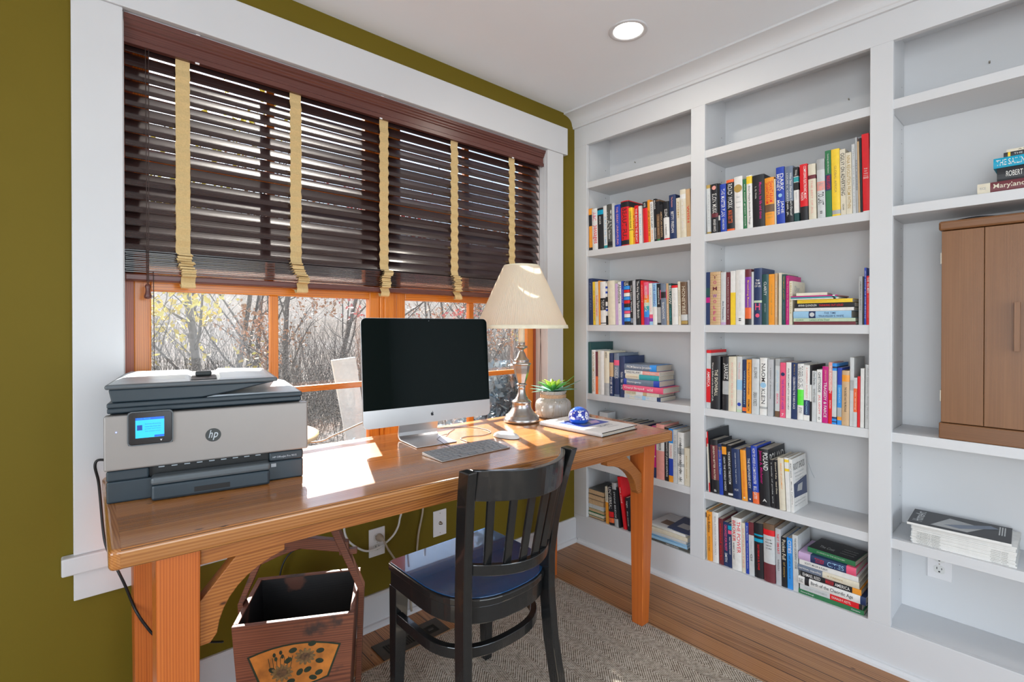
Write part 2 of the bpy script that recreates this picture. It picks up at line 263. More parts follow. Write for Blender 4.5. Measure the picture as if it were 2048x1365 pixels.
BOOKS=[
('L2', -0.081, -0.114, 0.223, 1.6, 'or', [(0.15, 0.42, 'bk'), (0.93, 1, 'bk')], [], 'orange paperback with a black panel', 0),
('L2', -0.115, -0.151, 0.218, 1.6, 'wh', [], [('passages', 0.4, 0.85, 'rd', 0.75), ('A&C', 0.08, 0.3, 'pk', 0.6)], 'white paperback with red lettering', 0),
('L2', -0.151, -0.19, 0.215, 1.6, 'bk', [(0.05, 0.16, 'cy')], [('ANCHOR', 0.2, 0.4, 'wh', 0.3)], 'black book with a bright blue square', 0),
('L2', -0.192, -0.213, 0.221, 1.6, 'wh', [(0.93, 1, 'tl')], [('A PLACE IN TIME', 0.25, 0.9, 'lb', 0.6)], 'slim white book with pale blue lettering', 0),
('L2', -0.213, -0.247, 0.224, 1.6, 'dg', [(0.86, 0.96, 'bk')], [('TITAN', 0.14, 0.56, 'wh', 0.75), ('Ron Chernow', 0.6, 0.8, 'wh', 0.35)], 'dark grey book reading titan', 0),
('L2', -0.247, -0.262, 0.224, 1.6, 'lg', [], [], 'thin pale grey book', 0),
('L2', -0.264, -0.298, 0.212, 1.6, 'bl', [], [('THE GREAT UNRAVELING', 0.05, 0.95, 'sal', 0.35)], 'royal blue paperback', 0),
('L2', -0.301, -0.347, 0.224, 1.6, 'rd', [(0.02, 0.14, 'bk'), (0.88, 0.98, 'bk')], [('BEAUTIFUL', 0.16, 0.86, 'bk', 0.55)], 'thick red book with black lettering', 0),
('L2', -0.348, -0.37, 0.184, 1.6, 'ye', [(0.595, 0.61, 'bk')], [('LOVING FRANK', 0.1, 0.56, 'bk', 0.45)], 'slim yellow book', 0),
('L2', -0.37, -0.381, 0.181, 1.6, 'or', [], [('a novel', 0.2, 0.8, 'bk', 0.5)], 'thin orange book with black marks', 0),
('L2', -0.382, -0.402, 0.189, 1.6, 'rd', [], [('THE BOYS IN THE BOAT', 0.08, 0.95, 'wh', 0.55)], 'red paperback with white lettering', 0),
('L2', -0.405, -0.423, 0.183, 1.6, 'wh', [], [('A HISTORY', 0.2, 0.8, 'lb', 0.5)], 'slim white paperback', 0),
('L2', -0.431, -0.455, 0.198, 2.2, 'rd', [(0, 0.155, 'bk')], [('NOTES', 0.03, 0.13, 'wh', 0.4)], 'bright red book with a black top', 0),
('L2', -0.455, -0.469, 0.204, 2.2, 'or', [], [('the world is', 0.25, 0.85, 'bk', 0.5)], 'thin orange paperback', 0),
('L2', -0.47, -0.487, 0.192, 2, 'wh', [], [('GOOD TO THE LAST', 0.05, 0.65, 'bk', 0.6), ('WILSON', 0.7, 0.95, 'or', 0.5)], 'white book with black script', 0),
('L2', -0.488, -0.501, 0.203, 2, 'bk', [], [('ROAR', 0.04, 0.25, 'wh', 0.5), ('DEAN KOONTZ', 0.68, 0.95, 'wh', 0.5)], 'slim glossy black book', 0),
('L2', -0.502, -0.519, 0.196, 2, 'br', [(0.04, 0.35, 'bk'), (0.95, 1, 'gn')], [('THE OLD WAYS', 0.4, 0.85, 'tn', 0.4)], 'brown and black book', 0),
('L2', -0.52, -0.537, 0.171, 2, 'bk', [], [('AMERICAN KINGPIN', 0.2, 0.9, 'tn', 0.55)], 'slim black book with tan lettering', 0),
('L2', -0.539, -0.567, 0.18, 2, 'wh', [(0, 0.42, 'bk'), (0.96, 1, 'rd')], [('SILENCE', 0.2, 0.44, 'wh', 0.5), ('a memoir', 0.6, 0.88, 'bk', 0.3)], 'book black above and white below', 0),
('L2', -0.57, -0.603, 0.205, 2, 'nv', [], [('BETTY FRIEDAN', 0.38, 0.86, 'wh', 0.4), ('The Feminine', 0.05, 0.28, 'sal', 0.25)], 'tall navy book with white lettering', 0),
('L2', -0.606, -0.625, 0.184, 1.6, 'cr', [], [('POEMS', 0.1, 0.5, 'gd', 0.4)], 'cream paperback with a worn spine', 0),
('L2', -0.626, -0.654, 0.218, 1.6, 'cr', [(0.1, 0.2, 'wh')], [('The Book of Letters', 0.2, 0.85, 'wh', 0.5)], 'tall cream book', 0),
('L2', -0.655, -0.675, 0.215, 1.6, 'tn', [], [('WISH', 0.35, 0.7, 'rd', 0.5)], 'tan book with red lettering', 0),
('L3', -0.081, -0.12, 0.247, 1.4, 'nv', [], [('NIGHT FALL', 0.1, 0.7, 'sl', 0.4)], 'dark navy hardcover', 0),
('L3', -0.121, -0.138, 0.228, 1.4, 'ye', [], [('the complete guide', 0.2, 0.9, 'dg', 0.45)], 'thin yellow book', 0),
('L3', -0.138, -0.158, 0.227, 1.4, 'cr', [], [('killerapp', 0.32, 0.8, 'pk', 0.7)], 'cream book with pink lettering', 0),
('L3', -0.159, -0.169, 0.231, 1.4, 'or', [], [], 'very thin orange book', 0),
('L3', -0.171, -0.206, 0.225, 1.4, 'wh', [(0.38, 0.66, 'bk'), (0.95, 0.97, 'bk')], [('THE PLAN', 0.42, 0.64, 'wh', 0.5)], 'white paperback with a black panel', 0),
('L3', -0.206, -0.216, 0.216, 1.4, 'wh', [(0.08, 0.13, 'bl'), (0.2, 0.25, 'bl'), (0.33, 0.45, 'bk'), (0.55, 0.6, 'nv'), (0.62, 0.67, 'bl'), (0.78, 1, 'bk')], [], 'thin white book with blue and black patches', 0),
('L3', -0.221, -0.264, 0.227, 1.4, 'cr', [], [], 'thick plain cream book', 0),
('L3', -0.265, -0.281, 0.21, 1.4, 'li', [], [], 'slim lilac book', 0),
('L3', -0.282, -0.302, 0.217, 1.4, 'wh', [], [('Abundance', 0.05, 0.5, 'bk', 0.9), ('a future', 0.6, 0.9, 'gy', 0.3)], 'white paperback reading abundance', 0),
('L3', -0.303, -0.318, 0.22, 1.4, 'bl', [], [('history of', 0.2, 0.5, 'sal', 0.4)], 'slim blue book', 0),
('L3', -0.32, -0.353, 0.218, 1.4, 'bk', [(0.11, 0.19, 'sb'), (0.2, 0.26, 'rd'), (0.27, 0.35, 'wh'), (0.36, 0.43, 'sb'), (0.44, 0.51, 'rd'), (0.6, 0.67, 'sb'), (0.68, 0.74, 'pk'), (0.75, 0.83, 'wh'), (0.84, 0.92, 'sb')], [('US', 0.02, 0.1, 'wh', 0.7)], 'book striped in blue red and white', 0),
('L3', -0.354, -0.368, 0.219, 1.4, 'bk', [(0.85, 0.95, 'sl')], [('The Next World', 0.1, 0.7, 'wh', 0.5)], 'black paperback with white script', 0),
('L3', -0.37, -0.386, 0.217, 1.4, 'sv', [], [('THE FUTURE OF LIFE', 0.08, 0.9, 'gy', 0.4)], 'slim silver book', 0),
('L3', -0.387, -0.412, 0.223, 1.4, 'bk', [], [('The King Years Taylor Branch', 0.04, 0.85, 'wh', 0.6)], 'black book with white lettering top to bottom', 0),
('L3', -0.417, -0.432, 0.215, 1.4, 'rd', [], [('INSIGHT', 0.1, 0.5, 'sal', 0.45)], 'dark red book with a rounded spine', 0),
('L3', -0.433, -0.46, 0.206, 1.4, 'sal', [(0, 0.3, 'pk'), (0.3, 0.4, 'vm'), (0.4, 0.48, 'or'), (0.48, 0.56, 'pg'), (0.56, 0.66, 'tl'), (0.66, 0.82, 'sb'), (0.82, 1, 'pu')], [('HAROLD BONNEY', 0.08, 0.38, 'wh', 0.5), ('snark', 0.42, 0.7, 'wh', 0.6)], 'rainbow coloured paperback', 0),
('L3', -0.462, -0.48, 0.199, 1.4, 'wh', [(0.75, 0.84, 'pk'), (0.84, 0.92, 'pu'), (0.92, 1, 'lb')], [('THE POWER', 0.1, 0.7, 'sal', 0.3)], 'white paperback with flowers at its foot', 0),
('L3', -0.481, -0.503, 0.199, 1.4, 'wh', [(0, 0.57, 'lb')], [('THE LESSING', 0.04, 0.54, 'bl', 0.5)], 'white book with a light blue top', 0),
('L3', -0.504, -0.523, 0.194, 1.4, 'bk', [(0.57, 0.95, 'gy')], [('NARRATIVE', 0.1, 0.5, 'wh', 0.35)], 'black book above a grey photograph', 0),
('L3', -0.526, -0.553, 0.193, 1.4, 'sl', [(0.2, 0.35, 'bk')], [('I', 0.15, 0.38, 'pk', 1.3), ('SHADOWS', 0.45, 0.85, 'wh', 0.4)], 'slate book with a pink flame', 0),
('L3', -0.554, -0.566, 0.193, 1.4, 'tn', [], [('stories', 0.5, 0.9, 'wh', 0.4)], 'slim tan book', 0),
('L3', -0.566, -0.581, 0.192, 1.4, 'dt', [], [('BELLOW', 0.05, 0.5, 'wh', 0.7), ('NOVELS', 0.6, 0.9, 'tl', 0.5)], 'dark green paperback', 0),
('L3', -0.583, -0.613, 0.182, 1.4, 'wh', [(0, 0.065, 'rd')], [('on living', 0.2, 0.8, 'lg', 0.3)], 'white paperback with a red top', 0),
('L3', -0.615, -0.627, 0.198, 1.4, 'cr', [], [('selected poems', 0.2, 0.8, 'bk', 0.4)], 'slim cream paperback', 0),
('L3', -0.629, -0.659, 0.194, 1.4, 'br', [(0.76, 0.9, 'lg'), (0.91, 0.98, 'gd')], [('HONEYBEE', 0.1, 0.75, 'cr', 0.5)], 'dark brown patterned book', 0),
('L3', -0.661, -0.672, 0.2, 1.4, 'sv', [], [], 'grey book at the shelf end', 0),
('L4', -0.081, -0.11, 0.272, 0.5, 'dt', [], [], 'tall dark green binder', 0.19),
('L4', -0.111, -0.137, 0.231, 0.5, 'wh', [], [('A NATION AMONG NATIONS', 0.05, 0.95, 'gd', 0.5)], 'white paperback with small gold lettering', 0),
('L4', -0.138, -0.153, 0.222, 0.5, 'mr', [(0.58, 1, 'vm')], [], 'thin book dark red above orange', 0),
('L4', -0.154, -0.166, 0.229, 0.5, 'cr', [], [('THE BEST AND THE BRIGHTEST', 0.1, 0.95, 'gy', 0.4)], 'thin off white paperback', 0),
('L4', -0.167, -0.194, 0.228, 0.5, 'wh', [], [], 'plain white paperback', 0),
('L4', -0.196, -0.228, 0.227, 0.5, 'cr', [(0.72, 1, 'gy')], [('writers', 0.02, 0.15, 'bk', 0.5)], 'cream book with a pale photograph', 0),
('L4', -0.23, -0.252, 0.219, 0.5, 'nv', [(0.22, 0.55, 'tn')], [('THE RISE', 0.55, 0.95, 'wh', 0.5)], 'navy and tan book', 0),
('L4', -0.256, -0.287, 0.22, 0.5, 'sl', [(0.16, 0.28, 'pk'), (0.56, 0.95, 'nv')], [('ANGELS', 0.32, 0.58, 'wh', 0.6)], 'slate blue book with a pink band', 0.17),
('L4', -0.289, -0.323, 0.206, 0.5, 'nv', [], [('World of our', 0.38, 0.52, 'wh', 0.45), ('Fathers', 0.56, 0.64, 'wh', 0.4), ('a life', 0.7, 0.8, 'wh', 0.35)], 'navy hardcover with white lettering', 0.17),
('L5', -0.478, -0.499, 0.245, 0.5, 'mg', [(0.8, 1, 'nv')], [('mind', 0.1, 0.6, 'wh', 0.75)], 'magenta book with a navy foot', 0),
('L5', -0.501, -0.544, 0.258, 0.5, 'sal', [(0.15, 0.48, 'wh')], [('NEW YORKER', 0.16, 0.47, 'bk', 0.3)], 'thick pink book with a white label', 0),
('L5', -0.547, -0.567, 0.248, 0.5, 'bk', [], [('THE GHOSTS OF JOHNS HOPKINS', 0.15, 0.92, 'wh', 0.55)], 'black paperback with white capitals', 0),
('L5', -0.568, -0.589, 0.246, 0.5, 'wh', [(0, 0.27, 'sb'), (0.56, 0.88, 'bl'), (0.88, 1, 'or')], [('TINKERERS', 0.3, 0.54, 'sal', 0.5)], 'blue and white book with an orange foot', 0),
('L5', -0.59, -0.609, 0.244, 0.5, 'lg', [], [('HUMAN ARCHIVE', 0.1, 0.7, 'gy', 0.6)], 'light grey book', 0),
('L5', -0.611, -0.642, 0.236, 0.5, 'wh', [(0.3, 0.42, 'gy'), (0.6, 0.66, 'gy')], [('CONVERSATIONS WITH', 0.1, 0.8, 'bk', 0.25), ('* * * * *', 0.2, 0.95, 'dg', 0.5)], 'white book with a dark floral side', 0),
('L5', -0.644, -0.67, 0.17, 0.5, 'cr', [], [('garden notes', 0.2, 0.8, 'gd', 0.25)], 'short cream book', 0),
('L6', -0.206, -0.224, 0.189, 2, 'or', [(0, 0.42, 'cr')], [('a field guide', 0.05, 0.38, 'bk', 0.4)], 'orange and cream paperback', 0),
('L6', -0.228, -0.258, 0.2, 4, 'bk', [(0.66, 0.8, 'rd'), (0.82, 0.94, 'vm')], [('UNIVERSAL', 0.03, 0.6, 'wh', 0.55)], 'black book with a red roundel', 0),
('L6', -0.261, -0.285, 0.22, 5, 'gy', [(0.15, 0.82, 'bk')], [('STONE BRIDGE', 0.2, 0.8, 'lg', 0.4)], 'grey book with a black panel', 0),
('L6', -0.287, -0.295, 0.202, 5, 'bk', [], [], 'thin dark book', 0),
('L6', -0.315, -0.333, 0.258, 9, 'rd', [], [('the road', 0.2, 0.5, 'wh', 0.4)], 'tilted crimson hardcover', 0.18),
('L6', -0.34, -0.356, 0.163, 6, 'bk', [], [('Night', 0.1, 0.3, 'wh', 0.6), ('the novel', 0.4, 0.85, 'wh', 0.3)], 'black paperback beside the desk leg', 0),
('M2', -0.745, -0.767, 0.213, 1.2, 'lg', [(0, 0.07, 'gd'), (0.96, 1, 'gd')], [('COLLECTED', 0.2, 0.85, 'gy', 0.3)], 'grey book with olive ends', 0),
('M2', -0.772, -0.8, 0.212, 1.2, 'bk', [(0.6, 0.68, 'mr')], [('ELON MUSK', 0.2, 0.6, 'wh', 0.65), ('ASHLEE VANCE', 0.72, 0.97, 'wh', 0.4), ('o', 0.03, 0.13, 'sal', 0.8)], 'black book with a small portrait', 0),
('M2', -0.801, -0.808, 0.211, 1.2, 'bk', [(0.65, 0.75, 'lg')], [], 'thin black book', 0),
('M2', -0.81, -0.836, 0.204, 1.2, 'bl', [], [('THE MASTER PLAN', 0.1, 0.68, 'wh', 0.6), ('CHRIS WILSON', 0.72, 0.95, 'wh', 0.35)], 'blue book reading the master plan', 0),
('M2', -0.838, -0.869, 0.216, 1.2, 'bk', [(0, 0.055, 'vm'), (0.96, 1, 'vm')], [('ROAD WORK', 0.08, 0.56, 'wh', 0.6), ('MARK REUTTER', 0.6, 0.85, 'vm', 0.55)], 'black and orange book reading road work', 0),
('M2', -0.871, -0.905, 0.222, 1.2, 'wh', [], [('o', 0.15, 0.3, 'gd', 1.9), ('Four', 0.37, 0.4, 'gy', 0.4, 'h'), ('Square', 0.47, 0.5, 'gy', 0.6, 'h'), ('Power', 0.56, 0.59, 'gy', 0.5, 'h')], 'white book with a gold disc', 0),
('M2', -0.907, -0.921, 0.206, 1.2, 'gn', [], [('the small green book', 0.1, 0.95, 'wh', 0.4)], 'slim green book', 0),
('M2', -0.922, -0.944, 0.217, 1.2, 'wh', [(0.02, 0.16, 'ye')], [('Smart People Should Build Things', 0.2, 0.93, 'bk', 0.35)], 'white book with a yellow patch', 0),
('M2', -0.946, -0.992, 0.211, 1.2, 'bk', [], [('Memoirs, his life and times', 0.15, 0.85, 'mg', 0.26, 0.18), ('L. G. Wells', 0.22, 0.45, 'wh', 0.14, -0.2)], 'thick black book with magenta lettering', 0),
('M2', -0.993, -1.028, 0.191, 1.2, 'or', [(0.56, 0.72, 'br')], [('SHANTARAM', 0.08, 0.52, 'rd', 0.4, 0.2), ('SHANTARAM', 0.1, 0.54, 'rd', 0.36, -0.22), ('DAVID', 0.75, 0.78, 'gd', 0.6, 'h'), ('ROBERTS', 0.82, 0.85, 'gd', 0.7, 'h')], 'orange book with red lettering', 0),
('M2', -1.029, -1.035, 0.181, 1.2, 'cr', [], [], 'thin cream book', 0),
('M2', -1.037, -1.067, 0.223, 1.2, 'bl', [], [('DARK', 0.12, 0.42, 'wh', 0.42, 0.2), ('MONEY', 0.12, 0.42, 'wh', 0.36, -0.24), ('JANE', 0.6, 0.82, 'wh', 0.4, 0.2), ('MAYER', 0.58, 0.84, 'wh', 0.34, -0.24), ('O', 0.44, 0.56, 'lb', 0.6)], 'royal blue book with white lettering', 0),
('M2', -1.069, -1.098, 0.219, 1.2, 'sl', [(0.62, 1, 'bk')], [("Who Says Elephants Can't Dance?", 0.12, 0.88, 'wh', 0.3, 0.22), ('LOUIS V. GERSTNER, JR.', 0.12, 0.88, 'wh', 0.26, -0.22)], 'slate and black book', 0),
('M2', -1.1, -1.117, 0.21, 1.2, 'wh', [(0, 0.17, 'bk'), (0.18, 0.27, 'tl'), (0.28, 0.42, 'bk'), (0.84, 1, 'dt')], [('Writing', 0.05, 0.15, 'wh', 0.5), ('THE ESSAYS', 0.45, 0.6, 'gy', 0.3)], 'white book with black and teal blocks', 0),
('M2', -1.122, -1.148, 0.215, 1.2, 'rd', [(0.75, 1, 'bk')], [('COMPOSING ELECTRONIC MUSIC', 0.04, 0.62, 'wh', 0.32, 0.2), ('ROADS', 0.5, 0.64, 'wh', 0.34, -0.2)], 'red book with a black foot', 0),
('M2', -1.151, -1.176, 0.209, 1.2, 'cr', [(0.2, 0.27, 'mr')], [('THE BEST OF ALL', 0.3, 0.9, 'sal', 0.25)], 'cream book with a tiny picture', 0),
('M2', -1.18, -1.206, 0.22, 1.2, 'lg', [(0, 0.18, 'gy'), (0.38, 0.53, 'sal')], [('BUILT', 0.4, 0.52, 'gy', 0.7), ('TO LAST', 0.56, 0.78, 'bk', 0.7), ('II', 0.88, 0.92, 'bk', 0.3)], 'grey book reading to last', 0),
('M2', -1.208, -1.227, 0.246, 1.2, 'gn', [(0.36, 0.6, 'nv')], [('RANCHO LA PUERTA', 0.38, 0.58, 'rd', 0.6), ('Cooking with the Seasons', 0.05, 0.34, 'wh', 0.3)], 'green book with a navy band', 0),
('M2', -1.228, -1.254, 0.245, 1.2, 'ye', [(0.91, 0.97, 'gy')], [('GLOBAL AFRICA', 0.25, 0.65, 'gd', 0.3)], 'bright yellow book', 0),
('M2', -1.255, -1.272, 0.239, 1.2, 'cr', [], [('OGILVY ON ADVERTISING', 0.06, 0.7, 'bk', 0.7), ('CROWN', 0.83, 0.92, 'bk', 0.3)], 'cream book with bold black capitals', 0),
('M2', -1.273, -1.291, 0.222, 1.2, 'cr', [], [('NINA REVOLUTION FROM WITHIN', 0.05, 0.9, 'gd', 0.6)], 'cream book with gold lettering', 0),
('M2', -1.292, -1.302, 0.248, 1.2, 'lg', [], [('TIME   THE EMPTY POT', 0.05, 0.9, 'gy', 0.4)], 'pale blue grey book', 0),
('M2', -1.303, -1.309, 0.27, 1.2, 'gy', [], [('CITY SQUARES', 0.3, 0.7, 'nv', 0.5)], 'thin grey book', 0),
('M2', -1.309, -1.315, 0.254, 1.2, 'tn', [], [], 'thin brown book', 0),
('M2', -1.316, -1.322, 0.264, 1.2, 'bk', [], [], 'thin black book beside the red one', 0),
('M2', -1.323, -1.346, 0.275, 1.2, 'rd', [(0.985, 1, 'wh')], [('THE BIG', 0.44, 0.455, 'wh', 0.5, 'h'), ('NEW', 0.47, 0.485, 'wh', 0.4, 'h'), ('YORKER', 0.5, 0.515, 'wh', 0.6, 'h'), ('BOOK OF', 0.53, 0.54, 'wh', 0.6, 'h'), ('DOGS', 0.55, 0.575, 'wh', 0.7, 'h')], 'tall bright red book', 0),
('M3', -0.745, -0.763, 0.229, 0, 'nv', [(0.3, 0.45, 'dt'), (0.48, 0.58, 'mg')], [], 'dark navy paperback', 0),
('M3', -0.763, -0.81, 0.228, 0, 'tn', [(0.05, 0.056, 'gd'), (0.1, 0.10600000000000001, 'gd'), (0.15, 0.156, 'gd'), (0.2, 0.20600000000000002, 'gd'), (0.25, 0.256, 'gd'), (0.3, 0.306, 'gd'), (0.35, 0.356, 'gd'), (0.4, 0.406, 'gd'), (0.45, 0.456, 'gd'), (0.5, 0.506, 'gd'), (0.55, 0.556, 'gd'), (0.6, 0.606, 'gd'), (0.65, 0.656, 'gd'), (0.7, 0.706, 'gd'), (0.75, 0.756, 'gd'), (0.8, 0.806, 'gd'), (0.85, 0.856, 'gd'), (0.9, 0.906, 'gd'), (0.95, 0.956, 'gd')], [('T', 0.065, 0.13, 'mr', 0.4, 'h'), ('O', 0.17, 0.23, 'mg', 0.28, 'h'), ('M', 0.28, 0.35, 'mr', 0.4, 'h'), ('W', 0.42, 0.49, 'pu', 0.4, 'h'), ('O', 0.53, 0.59, 'mg', 0.28, 'h'), ('L', 0.64, 0.7, 'mg', 0.25, 'h'), ('F', 0.74, 0.81, 'mg', 0.25, 'h'), ('E', 0.85, 0.92, 'mg', 0.25, 'h')], 'wide tan book with stacked maroon capitals', 0),
('M3', -0.811, -0.834, 0.224, 0, 'li', [(0, 0.95, 'lg')], [('Ann Fessenden', 0.55, 0.9, 'nv', 0.35)], 'pale lilac paperback', 0),
('M3', -0.835, -0.852, 0.222, 0, 'mr', [], [('Leading Lessons from the Seat of It', 0.1, 0.9, 'wh', 0.3)], 'maroon paperback', 0),
('M3', -0.853, -0.874, 0.226, 0, 'ye', [(0, 0.4, 'wh')], [], 'book white above pale yellow', 0),
('M3', -0.875, -0.913, 0.228, 0, 'wh', [], [('REPORT  ON PEACE', 0.2, 0.75, 'lg', 0.15), ('..', 0.88, 0.93, 'bk', 0.3)], 'thick white book', 0),
('M3', -0.915, -0.939, 0.228, 0, 'pu', [(0, 0.14, 'mr'), (0.69, 0.89, 'vm'), (0.89, 1, 'bk')], [('Breathing Room', 0.2, 0.68, 'ye', 0.35)], 'purple book with an orange band', 0),
('M3', -0.94, -0.949, 0.216, 0, 'lg', [], [], 'thin grey green book', 0),
('M3', -0.95, -0.981, 0.229, 0, 'nv', [(0.57, 0.61, 'pg')], [('THE', 0.2, 0.235, 'wh', 0.5, 'h'), ('SUM', 0.25, 0.285, 'wh', 0.6, 'h'), ('OF US', 0.3, 0.335, 'wh', 0.75, 'h'), ('H', 0.62, 0.74, 'pk', 0.6, 'h'), ('o', 0.8, 0.87, 'pk', 1.0)], 'black book with pink drawing', 0),
('M3', -0.982, -1.007, 0.202, 0, 'dt', [], [('CLARITY', 0.15, 0.42, 'wh', 0.4), ('Jamie Smart', 0.58, 0.75, 'lg', 0.2)], 'dark green book reading clarity', 0),
('M3', -1.008, -1.029, 0.201, 0, 'or', [], [('the long road', 0.2, 0.8, 'gd', 0.25)], 'plain bright orange book', 0),
('M3', -1.03, -1.04, 0.203, 0, 'tn', [], [('THE SEVENTH WAVE', 0.15, 0.85, 'wh', 0.3)], 'thin tan book', 0),
('M3', -1.044, -1.055, 0.204, 0, 'cr', [], [], 'thin cream curled paperback', 0),
('M3', -1.056, -1.069, 0.197, 0, 'dt', [], [('TESTIMONY of LIGHT', 0.03, 0.5, 'gd', 0.4), ('HELEN GREAVES', 0.55, 0.9, 'sl', 0.3)], 'dark green paperback', 0),
('M3', -1.071, -1.082, 0.191, 0, 'mg', [], [('Talk Time for Busy Women', 0.05, 0.9, 'sal', 0.45)], 'purple red paperback', 0),
('M3', -1.083, -1.094, 0.169, 0, 'cr', [], [('HEALTH & LOVE', 0.05, 0.75, 'gd', 0.4)], 'cream paperback by the flat stack', 0),
('M3', -1.311, -1.322, 0.171, 0, 'gy', [], [('AMERICAN ROOTS', 0.1, 0.7, 'dg', 0.3)], 'grey book right of the flat stack', 0),
('M3', -1.323, -1.327, 0.17, 0, 'bk', [], [], 'thin black book', 0),
('M3', -1.328, -1.334, 0.2, 0, 'bl', [], [('the story of civil liberty', 0.05, 0.9, 'wh', 0.5)], 'thin blue book', 0),
('M3', -1.334, -1.345, 0.171, 0, 'rd', [], [('THE YES MEN', 0.03, 0.35, 'wh', 0.6), ('the true story of the end', 0.4, 0.85, 'sal', 0.3)], 'red book reading the yes men', 0),
('M4', -0.744, -0.766, 0.253, -0.3, 'rd', [(0.05, 0.32, 'lg'), (0.9, 1, 'lg')], [('AMERICA', 0.37, 0.63, 'wh', 0.6)], 'red and grey book reading america', 0),
('M4', -0.767, -0.809, 0.228, -0.3, 'bk', [], [('THE SNOWBALL', 0.25, 0.75, 'cr', 0.33, 0.12), ('Warren Buffett and the Business of Life', 0.12, 0.85, 'wh', 0.16, -0.25)], 'wide black book reading the snowball', 0),
('M4', -0.819, -0.845, 0.227, -0.3, 'bk', [(0.45, 0.7, 'gy')], [('JUAREZ', 0.12, 0.42, 'wh', 0.75)], 'black book with grey crowd', 0),
('M4', -0.846, -0.878, 0.229, -0.3, 'cr', [], [('AN UNEASY PEACE OF LIFE', 0.1, 0.9, 'sal', 0.2)], 'thick cream book', 0),
('M4', -0.88, -0.901, 0.231, -0.3, 'lg', [(0.42, 0.6, 'lb'), (0.95, 1, 'pg')], [('The House', 0.1, 0.4, 'sal', 0.3), ('o', 0.82, 0.9, 'bl', 0.9)], 'pale book with a blue grey band', 0),
('M4', -0.903, -0.919, 0.219, -0.3, 'nv', [(0.9, 0.97, 'vm')], [('WINTER NIGHT', 0.2, 0.85, 'lb', 0.3)], 'dark glossy book with orange label', 0),
('M4', -0.92, -0.939, 0.22, -0.3, 'or', [], [('G-Dog and the Homeboys', 0.05, 0.65, 'mr', 0.45), ('FREMON', 0.74, 0.96, 'bk', 0.4)], 'orange book reading g dog', 0),
('M4', -0.942, -0.971, 0.225, -0.3, 'lg', [], [('JILL JONNES', 0.15, 0.35, 'dg', 0.5), ('URBAN FORESTS', 0.6, 0.85, 'dg', 0.5)], 'off white book with spaced lettering', 0),
('M4', -0.973, -1.001, 0.23, -0.3, 'wh', [(0.85, 0.89, 'gy')], [('NAOMI', 0.1, 0.44, 'bk', 0.5), ('KLEIN', 0.54, 0.8, 'bk', 0.5), ('o', 0.42, 0.53, 'lb', 1.0)], 'white book with huge black letters', 0),
('M4', -1.004, -1.025, 0.226, -0.3, 'sv', [], [('a history of democracy', 0.15, 0.7, 'dg', 0.25)], 'silver grey book', 0),
('M4', -1.031, -1.048, 0.229, -0.3, 'lg', [(0, 0.12, 'gy'), (0.9, 1, 'br')], [("LET'S PLAY WHITE", 0.2, 0.55, 'lb', 0.4), ('BRICK', 0.6, 0.78, 'pk', 0.45)], 'white book with brick lettering', 0),
('M4', -1.05, -1.07, 0.215, -0.3, 'pk', [], [('THE POWER OF HOPE', 0.3, 0.85, 'pu', 0.4), ('o', 0.17, 0.25, 'nv', 0.9), ('7', 0.92, 0.97, 'wh', 0.4, 'h')], 'pink red paperback with a navy disc', 0),
('M4', -1.072, -1.09, 0.217, -0.3, 'wh', [], [('AN INCOMPLETE HISTORY', 0.1, 0.85, 'dg', 0.3)], 'white paperback with grey lettering', 0),
('M4', -1.091, -1.111, 0.217, -0.3, 'nv', [], [('CELEBRATING THE THIRD PLACE', 0.25, 0.82, 'wh', 0.35), ('My Story, or', 0.03, 0.22, 'gd', 0.3)], 'navy book with white capitals', 0),
('M4', -1.112, -1.134, 0.214, -0.3, 'wh', [(0.46, 0.74, 'gr')], [('THE GREEN NEW DEAL', 0.04, 0.44, 'bk', 0.7), ('BY ST NY', 0.78, 0.88, 'dg', 0.5)], 'white book with a lime green panel', 0),
('M4', -1.135, -1.155, 0.21, -0.3, 'wh', [(0.63, 0.9, 'nv')], [('A DIFFERENT INTENSITY', 0.04, 0.6, 'sal', 0.3), ('RICHARD', 0.65, 0.88, 'lb', 0.3)], 'white book with a navy label', 0),
('M4', -1.155, -1.161, 0.211, -0.3, 'bk', [(0.35, 0.65, 'wh')], [], 'thin black and white book', 0),
('M4', -1.163, -1.178, 0.19, -0.3, 'lg', [], [('Don DeLillo', 0.03, 0.28, 'bk', 0.45), ('WHITE NOISE', 0.35, 0.62, 'dg', 0.5)], 'grey book reading white noise', 0),
('M4', -1.179, -1.196, 0.196, -0.3, 'wh', [], [('GHETTOSIDE', 0.05, 0.43, 'bk', 0.5), ('JILL LEOVY', 0.48, 0.85, 'rd', 0.45), ('O', 0.9, 0.95, 'bk', 0.4, 'h')], 'white book with black and red capitals', 0),
('M4', -1.197, -1.216, 0.209, -0.3, 'mg', [(0, 1, 'mg')], [('TRAGEDY & FARCE', 0.28, 0.9, 'wh', 0.5), ('JOHN NICHOLS', 0.06, 0.26, 'sal', 0.4)], 'crimson book reading tragedy and farce', 0),
('M4', -1.217, -1.229, 0.225, -0.3, 'rd', [(0, 0.46, 'sal')], [('THE REVOLUTION', 0.05, 0.5, 'wh', 0.6), ('DUNCAN', 0.62, 0.75, 'wh', 0.4)], 'red and pink book', 0),
('M4', -1.229, -1.243, 0.222, -0.3, 'lg', [(0, 0.05, 'sb'), (0.05, 0.08, 'nv'), (0.08, 0.12, 'sb'), (0.88, 0.91, 'nv'), (0.91, 0.95, 'sb'), (0.95, 0.97, 'nv'), (0.97, 1, 'sb')], [('a quiet place', 0.3, 0.7, 'pg', 0.3)], 'pale book with blue stripes', 0),
